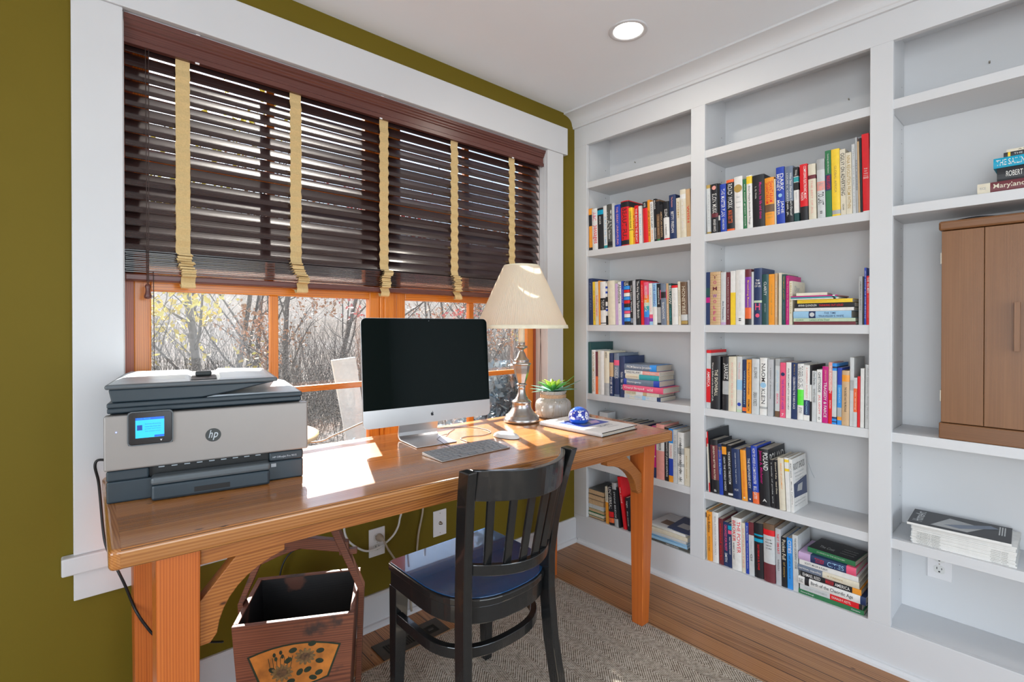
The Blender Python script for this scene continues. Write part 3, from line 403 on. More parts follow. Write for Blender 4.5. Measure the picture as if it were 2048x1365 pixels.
('M4', -1.245, -1.259, 0.207, -0.3, 'sb', [(0, 0.3, 'bl'), (0.7, 0.86, 'gy'), (0.86, 0.92, 'or')], [('EMPEROR', 0.35, 0.62, 'lb', 0.4)], 'blue book fading to orange', 0),
('M4', -1.26, -1.283, 0.198, -0.3, 'tn', [(0.08, 0.2, 'or')], [('THE SACRED AND THE PROFANE', 0.3, 0.75, 'bk', 0.3)], 'tan book with black lettering', 0),
('M4', -1.284, -1.296, 0.246, -0.3, 'lg', [(0.33, 0.48, 'gy')], [], 'tall grey book', 0),
('M4', -1.296, -1.307, 0.175, -0.3, 'lg', [(0.22, 0.7, 'vm')], [('on writing', 0.3, 0.65, 'wh', 0.35)], 'short grey book with an orange panel', 0),
('M4', -1.308, -1.316, 0.18, -0.3, 'rd', [], [], 'short slim red book', 0),
('M4', -1.317, -1.328, 0.209, -0.3, 'wh', [], [], 'slim white book', 0),
('M4', -1.331, -1.344, 0.223, -0.3, 'lg', [], [('Atul Gawande  Being Mortal', 0.05, 0.85, 'gy', 0.55)], 'grey book at the shelf end', 0),
('M5', -0.747, -0.753, 0.259, 2.6, 'wh', [(0.1, 0.25, 'rd')], [], 'very thin white and red booklet', 0),
('M5', -0.755, -0.762, 0.26, 2.6, 'rd', [(0.2, 0.85, 'cr')], [], 'very thin red and cream booklet', 0),
('M5', -0.763, -0.771, 0.264, 2.6, 'bk', [], [], 'tall thin black magazine', 0.19),
('M5', -0.775, -0.808, 0.23, 2.6, 'mr', [(0, 0.1, 'bk'), (0.75, 1, 'bk')], [('BENEATH BITTER WATERS', 0.12, 0.75, 'cr', 0.25), ('B', 0.93, 0.97, 'wh', 0.3, 'h')], 'dark maroon book', 0),
('M5', -0.809, -0.825, 0.216, 2.6, 'bl', [(0, 0.12, 'nv')], [('In the Heat', 0.3, 0.6, 'lb', 0.6), ('EVERYDAY', 0.06, 0.28, 'gd', 0.5)], 'blue paperback with gold lettering', 0),
('M5', -0.826, -0.845, 0.219, 2.6, 'bk', [(0.05, 0.2, 'or')], [('HOW THE WORLD WORKS', 0.25, 0.9, 'wh', 0.4)], 'black book with an orange label', 0),
('M5', -0.846, -0.866, 0.217, 2.6, 'bk', [(0.93, 0.97, 'wh')], [('THE FORTUNE AT THE BOTTOM', 0.12, 0.75, 'wh', 0.45)], 'black book with a white mark', 0),
('M5', -0.868, -0.902, 0.208, 2.6, 'nv', [], [('DEEP NORTH, THE HISTORY', 0.08, 0.7, 'lg', 0.14), ('FOX', 0.8, 0.84, 'lg', 0.5, 'h')], 'thick dark slate hardcover', 0),
('M5', -0.904, -0.927, 0.208, 2.6, 'or', [], [('THE RAGE AGAINST THE BEAST', 0.4, 0.95, 'vm', 0.3), ('o', 0.92, 0.96, 'cr', 0.4)], 'vivid orange book', 0),
('M5', -0.928, -0.946, 0.223, 2.6, 'nv', [], [('THE RESPONSIVE CITY', 0.2, 0.75, 'wh', 0.5), ('o', 0.93, 0.97, 'wh', 0.4)], 'navy book reading the responsive city', 0),
('M5', -0.949, -0.973, 0.233, 2.6, 'bl', [(0.8, 1, 'vm')], [('HOW TO AVOID A CLIMATE DISASTER', 0.04, 0.66, 'wh', 0.45), ('BILL GATES', 0.7, 0.92, 'wh', 0.5)], 'bright blue book fading to red', 0),
('M5', -0.976, -1.016, 0.227, 2.6, 'bk', [], [('POLAND', 0.06, 0.37, 'wh', 0.42, 0.22), ('James A. Michener', 0.03, 0.62, 'mg', 0.36, -0.24), ('A', 0.88, 0.93, 'wh', 0.4, 'h')], 'very thick black book reading poland', 0.17),
('M5', -1.018, -1.035, 0.189, 2.6, 'bk', [], [('a study of pride and', 0.05, 0.9, 'lg', 0.3)], 'black paperback right of the thick one', 0),
('M5', -1.036, -1.049, 0.192, 2.6, 'bk', [], [('Edward Tufte   Ideal Data', 0.05, 0.7, 'cr', 0.4)], 'slim black paperback', 0),
('M5', -1.05, -1.073, 0.204, 2.6, 'tn', [(0, 1, 'cr')], [('PRINCE OF JUDGMENT', 0.1, 0.6, 'or', 0.3)], 'tan hardcover', 0),
('M5', -1.076, -1.091, 0.208, 2.6, 'wh', [(0.03, 0.08, 'ye'), (0.2, 0.25, 'ye')], [], 'white paperback with two yellow bands', 0),
('M5', -1.092, -1.103, 0.205, 2.6, 'wh', [], [('ROOT SHOCK', 0.08, 0.35, 'dg', 0.5), ('Mindy Fullilove', 0.42, 0.85, 'dg', 0.4)], 'white paperback with its cover showing', 0.15),
('M6', -0.742, -0.754, 0.216, 1.2, 'cr', [(0.05, 0.15, 'bk')], [('Jessica divided mind', 0.3, 0.95, 'gd', 0.6)], 'slim tan paperback', 0),
('M6', -0.755, -0.778, 0.213, 1.2, 'gd', [(0, 1, 'or')], [('Tom Robbins', 0.05, 0.42, 'bk', 0.5), ('Skinny Legs', 0.5, 0.8, 'br', 0.35)], 'ochre paperback', 0),
('M6', -0.779, -0.806, 0.216, 1.2, 'wh', [], [('MARK, A PASSION FOR DEMOCRACY', 0.08, 0.85, 'gy', 0.35)], 'white book with grey capitals', 0),
('M6', -0.808, -0.827, 0.196, 1.2, 'rd', [(0, 1, 'mr')], [('selected works', 0.1, 0.9, 'rd', 0.4)], 'dark red book', 0),
('M6', -0.827, -0.848, 0.187, 1.2, 'nv', [], [('ORGANIZE FOR PROFIT', 0.06, 0.65, 'pk', 0.5), ('SMITH', 0.7, 0.9, 'wh', 0.5)], 'navy book with pink lettering', 0),
('M6', -0.848, -0.863, 0.186, 1.2, 'nv', [(0.05, 0.14, 'cy'), (0.16, 0.24, 'pk')], [('WHAT THE PEOPLE WANT', 0.3, 0.7, 'wh', 0.4)], 'navy paperback with blue and pink squares', 0),
('M6', -0.864, -0.905, 0.219, 1.2, 'wh', [], [('THE POWER', 0.06, 0.66, 'rd', 0.34, 0.24), ('BROKER', 0.06, 0.46, 'rd', 0.34, -0.22), ('ROBERT A. CARO', 0.49, 0.8, 'bk', 0.16, -0.28)], 'very thick white book with red capitals', 0),
('M6', -0.906, -0.92, 0.205, 1.2, 'tn', [(0, 1, 'cr')], [('SUPERCITIES', 0.1, 0.9, 'sal', 0.5)], 'tan book with faint lettering', 0),
('M6', -0.921, -0.934, 0.21, 1.2, 'bl', [], [('James Baldwin', 0.06, 0.35, 'wh', 0.4), ('the price of the ticket', 0.4, 0.9, 'wh', 0.3)], 'slim blue paperback', 0),
('M6', -0.935, -0.955, 0.217, 1.2, 'lg', [(0, 0.24, 'mr')], [('The Spirit Level', 0.35, 0.6, 'gy', 0.25), ('Gil', 0.6, 0.72, 'bk', 0.4)], 'white book with a maroon top', 0),
('M6', -0.956, -0.991, 0.221, 1.2, 'bk', [(0.2, 0.23, 'cy'), (0.28, 0.34, 'cy')], [('GULF DREAMS & OIL POWER', 0.38, 0.85, 'rd', 0.22)], 'thick black book with red lettering', 0),
('M6', -0.994, -1.036, 0.232, 1.2, 'gy', [(0, 0.1, 'br'), (0.1, 0.2, 'rd'), (0.2, 0.68, 'lg'), (0.68, 1, 'mr')], [('LIVE', 0.26, 0.285, 'dg', 0.5, 'h'), ('FROM', 0.31, 0.335, 'dg', 0.6, 'h'), ('NEW', 0.36, 0.385, 'dg', 0.5, 'h'), ('YORK', 0.41, 0.435, 'dg', 0.6, 'h')], 'thick grey book reading live from new york', 0),
('M6', -1.038, -1.058, 0.221, 1.2, 'sv', [], [('NET SMART', 0.1, 0.45, 'rd', 0.4), ('RHEINGOLD', 0.55, 0.75, 'dg', 0.3)], 'silver book', 0),
('M6', -1.06, -1.078, 0.194, 1.2, 'bk', [], [('Pocket Full', 0.05, 0.45, 'cr', 0.7), ('of essays', 0.5, 0.8, 'gd', 0.5)], 'black book with cream lettering', 0),
('M6', -1.08, -1.1, 0.198, 1.2, 'sb', [], [('CITIES', 0.05, 0.3, 'wh', 0.6), ('of the future', 0.35, 0.8, 'nv', 0.25)], 'bright blue paperback', 0),
('M6', -1.101, -1.12, 0.215, 1.2, 'lg', [], [('THE NEW GEOGRAPHY OF JOBS', 0.05, 0.6, 'dg', 0.45)], 'grey book next to the flat stack', 0)]
COL={'or': (0.86, 0.33, 0.03), 'wh': (0.78, 0.77, 0.74), 'bk': (0.015, 0.016, 0.02), 'gy': (0.42, 0.43, 0.43), 'dg': (0.09, 0.09, 0.08), 'bl': (0.02, 0.06, 0.42), 'rd': (0.72, 0.012, 0.02), 'ye': (0.9, 0.62, 0.04), 'nv': (0.02, 0.04, 0.12), 'cr': (0.72, 0.66, 0.52), 'tn': (0.6, 0.4, 0.22), 'li': (0.55, 0.38, 0.6), 'mr': (0.16, 0.03, 0.04), 'gn': (0.03, 0.18, 0.07), 'tl': (0.03, 0.33, 0.36), 'pk': (0.8, 0.1, 0.2), 'pu': (0.22, 0.05, 0.4), 'lb': (0.32, 0.55, 0.75), 'sb': (0.03, 0.28, 0.75), 'br': (0.16, 0.09, 0.05), 'mg': (0.55, 0.01, 0.2), 'sv': (0.5, 0.51, 0.53), 'lg': (0.6, 0.62, 0.62), 'sl': (0.16, 0.2, 0.27), 'dt': (0.02, 0.08, 0.08), 'gr': (0.12, 0.8, 0.05), 'pg': (0.5, 0.62, 0.45), 'gd': (0.45, 0.3, 0.08), 'sal': (0.8, 0.35, 0.3), 'vm': (0.85, 0.15, 0.04), 'cy': (0.0, 0.35, 0.55)}

_cc = {}
def cmat(c, rough=.42):
    k = (c, rough)
    if k not in _cc: _cc[k] = plain('print_' + c, COL[c], rough, var=.05, scale=60)
    return _cc[k]
# pleated translucent lampshade
def shade_mat():
    m, nt, b = new_mat('cream_pleated_silk')
    b.inputs['Base Color'].default_value = (.80, .74, .62, 1); b.inputs['Roughness'].default_value = .8
    tr = nt.nodes.new('ShaderNodeBsdfTranslucent'); tr.inputs[0].default_value = (.85, .74, .55, 1)
    mx = nt.nodes.new('ShaderNodeMixShader'); mx.inputs[0].default_value = .38
    out = nt.nodes['Material Output']; L(nt, b.outputs[0], mx.inputs[1]); L(nt, tr.outputs[0], mx.inputs[2]); L(nt, mx.outputs[0], out.inputs[0])
    return m
M['shade'] = shade_mat()
def glass_mat(name, haze=0.0, hcol=(.8,.8,.8)):
    m = bpy.data.materials.new(name); m.use_nodes = True; nt = m.node_tree; nt.nodes.remove(nt.nodes['Principled BSDF']); out = nt.nodes['Material Output']
    t = nt.nodes.new('ShaderNodeBsdfTransparent'); g = nt.nodes.new('ShaderNodeBsdfGlossy'); g.inputs['Roughness'].default_value = .01
    lw = nt.nodes.new('ShaderNodeLayerWeight'); lw.inputs[0].default_value = .25
    mm = nt.nodes.new('ShaderNodeMath'); mm.operation = 'MULTIPLY'; mm.inputs[1].default_value = .55; L(nt, lw.outputs['Fresnel'], mm.inputs[0])
    mx = nt.nodes.new('ShaderNodeMixShader'); L(nt, mm.outputs[0], mx.inputs[0]); L(nt, t.outputs[0], mx.inputs[1]); L(nt, g.outputs[0], mx.inputs[2]); sh = mx.outputs[0]
    if haze:
        d = nt.nodes.new('ShaderNodeBsdfTranslucent'); d.inputs[0].default_value = (*hcol, 1)
        tc = nt.nodes.new('ShaderNodeTexCoord'); no = nt.nodes.new('ShaderNodeTexNoise'); no.inputs['Scale'].default_value = 260; no.inputs['Detail'].default_value = 2; L(nt, tc.outputs['Object'], no.inputs[0])
        rp = ramp(nt, [(.42, (haze*.35,)*3), (.62, (haze*1.9,)*3)]); L(nt, no.outputs['Fac'], rp.inputs[0])
        m2 = nt.nodes.new('ShaderNodeMixShader'); L(nt, rp.outputs[0], m2.inputs[0]); L(nt, sh, m2.inputs[1]); L(nt, d.outputs[0], m2.inputs[2]); sh = m2.outputs[0]
    L(nt, sh, out.inputs[0]); return m
M['glass'] = glass_mat('window_glass')
M['screenmesh'] = glass_mat('insect_screen', .012)

# ------------------------------------------------------------ text
_tc = {}
def text_mesh(s, fat=.01):
    k = (s, fat)
    if k not in _tc:
        c = bpy.data.curves.new('lettering', 'FONT'); c.body = s; c.resolution_u = 3; c.offset = fat*.4
        o = bpy.data.objects.new('lettering', c); me = bpy.data.meshes.new_from_object(o)
        vs = [v.co.copy() for v in me.vertices]; fs = [list(p.vertices) for p in me.polygons]
        bpy.data.objects.remove(o); bpy.data.curves.remove(c); bpy.data.meshes.remove(me)
        x0 = min(v.x for v in vs); x1 = max(v.x for v in vs); y0 = min(v.y for v in vs); y1 = max(v.y for v in vs)
        _tc[k] = ([((v.x-x0)/(x1-x0), (v.y-y0)/(y1-y0)) for v in vs], fs)
    return _tc[k]
def put_text(mb, s, o, u, w, lu, lw, mi, fat=.01, fn=None):
    """text with lower-left corner o, unit vectors u (reading) and w (up), size lu x lw"""
    vs, fs = text_mesh(s, fat); o = Vector(o); u = Vector(u); w = Vector(w)
    pts = [o + u*(a*lu) + w*(b*lw) for a, b in vs]
    if fn: pts = [fn(p) for p in pts]
    mb.add(pts, fs, mi)
# ------------------------------------------------------------ room shell
H = 2.30
def struct(name, mb, mats, parent=None, **kw):
    o = obj(name, mb, mats, parent, **kw)
    if parent is None: o['kind'] = 'structure'
    return o
struct('floor', MB().box(-4.0, .25, -4.5, 0.0, -.05, 0), M['floor'])
struct('ceiling', MB().box(-4.2, .25, -4.7, .16, H, H+.05), M['ceil'])
b = MB()   # window wall, with the opening cut out
WX0, WX1, WZ0, WZ1 = -1.952, -.225, .548, 2.069
b.box(-4.2, WX0, 0, .16, -.05, H).box(WX1, .25, 0, .16, -.05, H).box(WX0, WX1, 0, .16, -.05, WZ0).box(WX0, WX1, 0, .16, WZ1, H)
struct('wall_north', b, M['wall'])
b = MB().box(-4.2, -4.0, -4.7, -3.45, 0, H).box(-4.2, -4.0, -1.35, 0, 0, H).box(-4.2, -4.0, -3.45, -1.35, 0, .3).box(-4.2, -4.0, -3.45, -1.35, 2.2, H)  # opening added to let the left fill lamp in
struct('wall_west', b, M['wallin'])
b = MB().box(-4.0, -3.05, -4.7, -4.5, 0, H).box(-.35, .25, -4.7, -4.5, 0, H).box(-3.05, -.35, -4.7, -4.5, 0, .2).box(-3.05, -.35, -4.7, -4.5, 2.25, H)  # opening added to let the rear fill lamp in
struct('wall_south', b, M['wallin'])
struct('wall_east', MB().box(.235, .30, -4.5, 0, -.05, H).box(0, .235, -4.5, -2.08, 0, H), M['white'])
struct('baseboard_north', MB().box(-4.0, -.001, -.015, 0, 0, .118).prism([(-.015,.118),(0,.118),(0,.126),(-.008,.126)], 'x', -4.0, -.001)
       .prism([(-.015,0),(-.033,0),(-.031,.009),(-.024,.017),(-.015,.019)], 'x', -4.0, -.001), M['white'])
struct('trim_1', MB().prism([(H,-.085),(H,.0),(2.232,.0),(2.232,-.012),(2.242,-.014)] + [((1-t)**2*2.246+2*t*(1-t)*2.288+t*t*2.292, -((1-t)**2*.018+2*t*(1-t)*.022+t*t*.085)) for t in [k/14 for k in range(15)]], 'y', -2.08, 0), M['case'])
struct('trim_2', MB().prism([(0,0),(0,-.018),(.009,-.016),(.017,-.009),(.019,0)], 'y', -2.08, -.033), M['case'])   # shoe moulding at the bookcase foot
# window casing
cs = MB().box(-2.063, -1.952, -.02, 0, .548, 2.069).box(-.227, -.110, -.02, 0, .548, 2.069)
struct('trim_3', cs, M['white'], bevel=.002)
struct('trim_4', MB().box(-2.09, -.083, -.027, 0, 2.069, 2.209), M['white'], bevel=.002)
struct('trim_5', MB().box(-2.088, -.085, -.034, 0, .500, .548).box(-1.952, -.225, -.001, .062, .520, .548), M['white'], bevel=.004)
struct('trim_6', MB().box(-2.063, -.110, -.018, 0, .424, .500), M['white'], bevel=.002)
struct('trim_7', MB().box(-.2285, -.224, -.001, .066, .548, 2.069).box(-1.953, -1.9485, -.001, .066, .548, 2.069).box(-1.953, -.224, -.001, .066, 2.0665, 2.071), M['white'])   # white jamb lining

# windows: two double-hung units, each sash 2 x 2 panes
def window(n, x0, x1):
    w = thing('window_%d' % n, None, None, ((x0+x1)/2, .08, WZ0)); w['kind'] = 'structure'
    def sash(name, y, z0, z1, zr0, zr1):
        st = .043; xm = (x0+x1)/2; hz = (z0+zr0+z1-zr1)/2
        s = obj(name, MB().box(x0, x0+st, y, y+.034, z0, z1).box(x1-st, x1, y, y+.034, z0, z1).box(xm-.0135, xm+.0135, y+.006, y+.03, z0+zr0, z1-zr1), M['sash'], w, bevel=.003)
        obj('sash_rail', MB().box(x0+st, x1-st, y+.001, y+.033, z0, z0+zr0).box(x0+st, x1-st, y+.001, y+.033, z1-zr1, z1).box(x0+st, xm-.0135, y+.007, y+.029, hz-.011, hz+.011).box(xm+.0135, x1-st, y+.007, y+.029, hz-.011, hz+.011), M['sash_h'], s, bevel=.003)
        obj('glass_pane', MB().box(x0+st-.004, x1-st+.004, y+.017, y+.020, z0+zr0-.004, z1-zr1+.004), M['glass'], s)
    sash('lower_sash', .066, .548, 1.312, .048, .037)
    sash('upper_sash', .102, 1.290, 2.069, .037, .048)
    obj('insect_screen', MB().box(x0+.005, x1-.005, .148, .149, .55, 1.30), M['screenmesh'], w)
window(1, -1.922, -1.12); window(2, -1.045, -.247)
struct('trim_8', MB().box(-1.950, -1.922, .0655, .159, .548, 2.069).box(-.247, -.2275, .0655, .159, .548, 2.069), M['jamb'])
struct('trim_9', MB().box(-1.120, -1.045, .060, .159, .548, 2.069).box(-1.104, -1.061, .052, .06, .548, 2.069), M['sash'], bevel=.003)
struct('trim_10', MB().box(-1.95, -.228, .066, .159, 2.055, 2.0688).box(-1.95, -.228, .066, .22, .530, .5485), M['sash_h'])

# ------------------------------------------------------------ venetian blind
bl = thing('window_blind', 'dark brown wooden venetian blind half raised, with gold cloth tapes, over both windows', 'blind', (-1.09, .02, 2.06))
b = MB().prism([(.004,1.985),(.004,2.0),(.009,2.004),(.009,2.028),(.004,2.031),(.004,2.036),(-.001,2.040),(-.001,2.046),(-.007,2.050),(-.007,2.055),(-.010,2.057),(-.010,2.063),(.022,2.063),(.022,1.985)], 'x', -1.949, -.232)
obj('valance', b, M['valance'], bl)
obj('head_rail', MB().box(-1.94, -.245, .024, .058, 2.02, 2.062), M['slat'], bl)
def slat_mb(x0, x1, cy, cz, tilt, w=.050, t=.0032):
    b = MB(); c, s = math.cos(tilt), math.sin(tilt); sect = []
    n = 6
    for i in range(n+1):
        a = -w/2 + w*i/n; sect.append((a, t/2 + .0022*(1-(2*a/w)**2)))
    for i in range(n, -1, -1):
        a = -w/2 + w*i/n; sect.append((a, -t/2 + .0022*(1-(2*a/w)**2)))
    poly = [(cy + a*c - h*s, cz + a*s + h*c) for a, h in sect]
    return b.prism(poly, 'x', x0, x1)
rs = random.Random(3)
for i in range(-1, 15):
    t = R(58.5 + rs.uniform(-2.2, 2.2) + (0 if i not in (7,) else -6)); obj('slat', slat_mb(-1.944, -.248, .038, 1.952-.0388*i + rs.uniform(-.001,.001), t), M['slat'], bl)
for i in range(13):
    obj('slat', slat_mb(-1.946+rs.uniform(-.001,.001), -.248, .038+rs.uniform(-.001,.001), 1.3272+.0052*i, R(rs.uniform(-1,1)), t=.0026), M['slat'], bl)
obj('bottom_rail', MB().box(-1.948, -.247, .011, .063, 1.3015, 1.3215), M['valance'], bl, bevel=.004)
def tape(x0, x1, seed):
    r = random.Random(seed); b = MB(); pts = []
    z = 1.982
    ys = []
    for i in range(15):
        zt = 1.952-.0388*i
        ys.append((zt+.004, .0225)); ys.append((zt-.018, .0145))
    path = [(1.99, .020)] + ys + [(1.392, .016)]
    for i in range(9):            # the bunched-up folds in front of the stacked slats
        zz = 1.386 - .0078*i; path += [(zz, .0130), (zz+.0010+r.uniform(-.001,.001), -.010+r.uniform(-.004,.003)), (zz-.0038+r.uniform(-.0006,.001), -.011+r.uniform(-.003,.003))]
    path += [(1.318, .010), (1.30, -.003+r.uniform(-.003,.003)), (1.288, .000), (1.285, .012), (1.296, .016), (1.298, .030)]
    sway = 0; vs = []
    for i, (z, y) in enumerate(path):
        if i > 30: sway += r.uniform(-.0035, .0045)
        sway = max(-.006, min(.018, sway))
        k = r.uniform(-.0008, .0008)
        vs += [(x0+sway+k, y, z), (x1+sway+k*.5, y+ (r.uniform(-.002,.002) if i > 30 else 0), z + (r.uniform(-.001,.001) if i > 30 else 0))]
    n = len(path); b.add(vs, [(2*i, 2*i+1, 2*i+3, 2*i+2) for i in range(n-1)], 0, False)
    o = obj('ladder_tape', b, M['tape'], bl, recalc=False); m = o.modifiers.new('thick', 'SOLIDIFY'); m.thickness = .0012
for k, (x0, x1) in enumerate(((-1.822,-1.784),(-1.484,-1.446),(-1.143,-1.105),(-.801,-.763),(-.458,-.420))): tape(x0, x1, 11+k)
obj('lift_cord', MB().tube([(-1.897,.010,1.985),(-1.896,.008,1.6),(-1.8955,.006,1.29)], .0011, 6).tube([(-1.889,.010,1.985),(-1.8905,.008,1.6),(-1.892,.006,1.29)], .0011, 6)
    .tube([(-1.880,.009,1.33),(-1.879,.008,1.1),(-1.879,.007,.80)], .0011, 6), M['cord'], bl)
obj('cord_tassel', MB().lathe([(.002,1.292),(.006,1.290),(.008,1.284),(.0055,1.276),(.0062,1.268),(.0095,1.256),(.0085,1.250),(.003,1.248)], -1.8937, .006, 16), M['valance'], bl)
obj('lift_cord', MB().tube([(-.262,.007,1.985),(-.262,.006,1.5),(-.250,.008,1.16),(-.253,.008,1.05),(-.257,.008,.90),(-.256,.008,.80)], .0012, 6)
    .tube([(-.256,.007,1.16),(-.249,.008,1.05),(-.247,.008,.90),(-.2475,.008,.80)], .0012, 6), M['cord'], bl)
for x in (-1.775, -1.09+.0, -.43): pass
for x in (-1.7665, -1.145, -.447):
    for bx in ((x-.0055,x+.0055,-.0115,.0035,2.0635,2.066),(x-.0055,x+.0055,.001,.0038,1.980,1.9848)): obj('valance_clip', MB().box(*bx), M['plate'], bl)

# ------------------------------------------------------------ built-in bookcase
bc = thing('built_in_bookcase', 'white built-in floor to ceiling bookcase along the right wall', 'bookcase', (.1, -1.04, 0))
FT, FB = 2.130, .147
BAY = [(-.087, -.680), (-.745, -1.345), (-1.410, -2.010)]; SH = [1.930, 1.567, 1.172, .809, .446]; SH3 = [1.931, 1.572, .808, .448]
b = MB().box(0, .02, -2.08, 0, FT, H).box(0, .02, -2.08, 0, 0, FB).box(0, .02, -.087, 0, FB, FT)
for y0, y1 in ((-.745, -.680), (-1.410, -1.345), (-2.08, -2.010)): b.box(0, .02, y0, y1, FB, FT)
obj('face_frame', b, M['case'], bc, bevel=.0012)
obj('back_panel', MB().box(.212, .232, -2.075, -.002, .001, H-.001), M['case'], bc)
for y0, y1 in ((-.078, -.004), (-.736, -.690), (-1.401, -1.355), (-2.07, -2.02)):
    obj('side_panel', MB().box(.0202, .2118, y0, y1, .001, H-.002), M['case'], bc)
obj('bottom_board', MB().box(.0203, .2117, -2.018, -.080, FB-.022, FB-.0005), M['case'], bc)
obj('top_board', MB().box(.0203, .2117, -2.018, -.080, FT+.072, FT+.09), M['case'], bc)
for bi, (ya, yb) in enumerate(((-.0785,-.6895),(-.7365,-1.3545),(-1.4015,-2.0195))):
    for z in (SH3 if bi == 2 else SH):
        obj('shelf', MB().box(.004, .2112, yb, ya, z-.032, z), M['case'], bc, bevel=.001)
hp = MB()
for ys, sgn in ((-.0785,1), (-.7365,1), (-1.4015,1)):
    for z in [x*.0508+.25 for x in range(36)]:
        hp.disc((.172, ys-.0006, z), .0023, (1,0,0), (0,0,1), 0, 8)
obj('peg_holes', hp, M['slot'], bc, recalc=False)['kind'] = 'stuff'
for y, z in ((-.25,2.04),(-1.23,2.05),(-1.63,2.04)): obj('hook', MB().tube([(.206,y,z),(.200,y,z),(.198,y,z+.004)], .0025, 6), M['brass'], bc)
obj('pencil_scratch', MB().tube([(.2105,-1.09,.60),(.2105,-1.10,.57),(.2105,-1.112,.545)], .0006, 5), M['pr_top'], bc)

# ------------------------------------------------------------ books
SHN = {'L2': ('second shelf, left bay', 'books on the second shelf of the left bay'), 'L3': ('third shelf, left bay', 'books on the third shelf of the left bay'),
       'L4': ('fourth shelf, left bay', 'books on the fourth shelf of the left bay'), 'L5': ('fifth shelf, left bay', 'books on the fifth shelf of the left bay'),
       'L6': ('bottom of left bay', 'books at the bottom of the left bay'), 'M2': ('second shelf, middle bay', 'books on the second shelf of the middle bay'),
       'M3': ('third shelf, middle bay', 'books on the third shelf of the middle bay'), 'M4': ('fourth shelf, middle bay', 'books on the fourth shelf of the middle bay'),
       'M5': ('fifth shelf, middle bay', 'books on the fifth shelf of the middle bay'), 'M6': ('bottom of middle bay', 'books at the bottom of the middle bay'),
       'R3': ('second shelf, right bay', 'books lying on the second shelf of the right bay')}
SZ = {'L2': 1.567, 'L3': 1.172, 'L4': .809, 'L5': .446, 'L6': .147, 'M2': 1.567, 'M3': 1.172, 'M4': .809, 'M5': .446, 'M6': .147, 'R3': 1.572}
ORD = ['first','second','third','fourth','fifth','sixth','seventh','eighth','ninth','tenth','eleventh','twelfth','thirteenth','fourteenth','fifteenth','sixteenth','seventeenth','eighteenth','nineteenth','twentieth','twenty-first','twenty-second','twenty-third','twenty-fourth','twenty-fifth','twenty-sixth','twenty-seventh','twenty-eighth','twenty-ninth','thirtieth']
rb = random.Random(5)
def book(t, Hh, D, col, bands, texts, loc, rot, label, group, name='book', cat='book', hard=None, pages='page', pivot_right=False, cover_art=None):
    mats = [cmat(col)]; idx = {col: 0}
    def mi(c):
        if c not in idx: idx[c] = len(mats); mats.append(cmat(c))
        return idx[c]
    hard = t > .021 if hard is None else hard
    bulge = (.10 if hard else .03)*t; c = .0016 if t > .007 else t*.2; y_off = t if pivot_right else 0
    def xs(y): return -bulge*(1-(2*(y+t/2)/t)**2)
    outer = [(D, 0)] + [(xs(-t*i/6), -t*i/6) for i in range(7)] + [(D, -t)]
    inner = [(D, -t+c), (c, -t+c), (c, -c), (D, -c)]
    poly = outer + inner; n = len(poly); zs = sorted({0.0, 1.0} | {x for bnd in bands for x in bnd[:2]}); b = MB(); vs = []
    for f in zs: vs += [(x, y+y_off, Hh*(1-f)) for x, y in poly]
    b.add(vs, [])
    for i in range(len(zs)-1):
        mid = (zs[i]+zs[i+1])/2; m = 0
        for bnd in bands:
            if bnd[0] <= mid <= bnd[1]: m = mi(bnd[2])
        for k in range(n):
            j = (k+1) % n; b.f.append([i*n+k, i*n+j, (i+1)*n+j, (i+1)*n+k]); b.m.append(m); b.sm.append(False)
    def rim(base, m):
        q = [(0, 1, n-2, n-1), (7, 8, n-4, n-3)]
        for f in q: b.f.append([base+i for i in f]); b.m.append(m); b.sm.append(False)
        for k in range(1, 7): b.f.append([base+k, base+k+1, base+n-3, base+n-2] if k in (1,) else [base+k, base+k+1, base+n-3]); b.m.append(m); b.sm.append(False)
    rim(0, b.m[0]); rim((len(zs)-1)*n, b.m[-1])
    def fn(p): return Vector((xs(p.y - y_off) - .0005, p.y, p.z))
    yc = -t/2 + y_off
    for tx in texts:
        s, f0, f1, tc, hf = tx[:5]; m = mi(tc); za, zb = Hh*(1-f0), Hh*(1-f1)
        ofs = tx[5] if len(tx) > 5 and tx[5] != 'h' else 0; yc = -t/2 + y_off - ofs*t; tx = tx[:5] if len(tx) > 5 and tx[5] != 'h' else tx
        if s in ('o', 'O') and len(tx) < 6:
            rr = min((za-zb)/2, t*.40*max(hf, .5)); b.disc((xs(yc-y_off)-.0006, yc, (za+zb)/2), rr, (0,1,0), (0,0,1), m, 20)
        elif len(tx) > 5: put_text(b, s, (0, yc+hf*t/2, zb), (0,-1,0), (0,0,1), hf*t, za-zb, m, .02, fn)
        else: put_text(b, s, (0, yc+hf*t/2, za), (0,0,-1), (0,-1,0), za-zb, hf*t, m, .015, fn)
    if cover_art: cover_art(b, mi, t, Hh, D, y_off)
    o = obj(name, b, mats, None, loc, rot, recalc=False); tag(o, label, cat, group)
    rc = .003 if hard else .0006
    pb = MB().box(.0022, D-rc*1.2, -t+c+.0002+y_off, -c-.0002+y_off, rc, Hh-rc)
    obj('page_block', pb, M[pages], o, world=False)
    return o
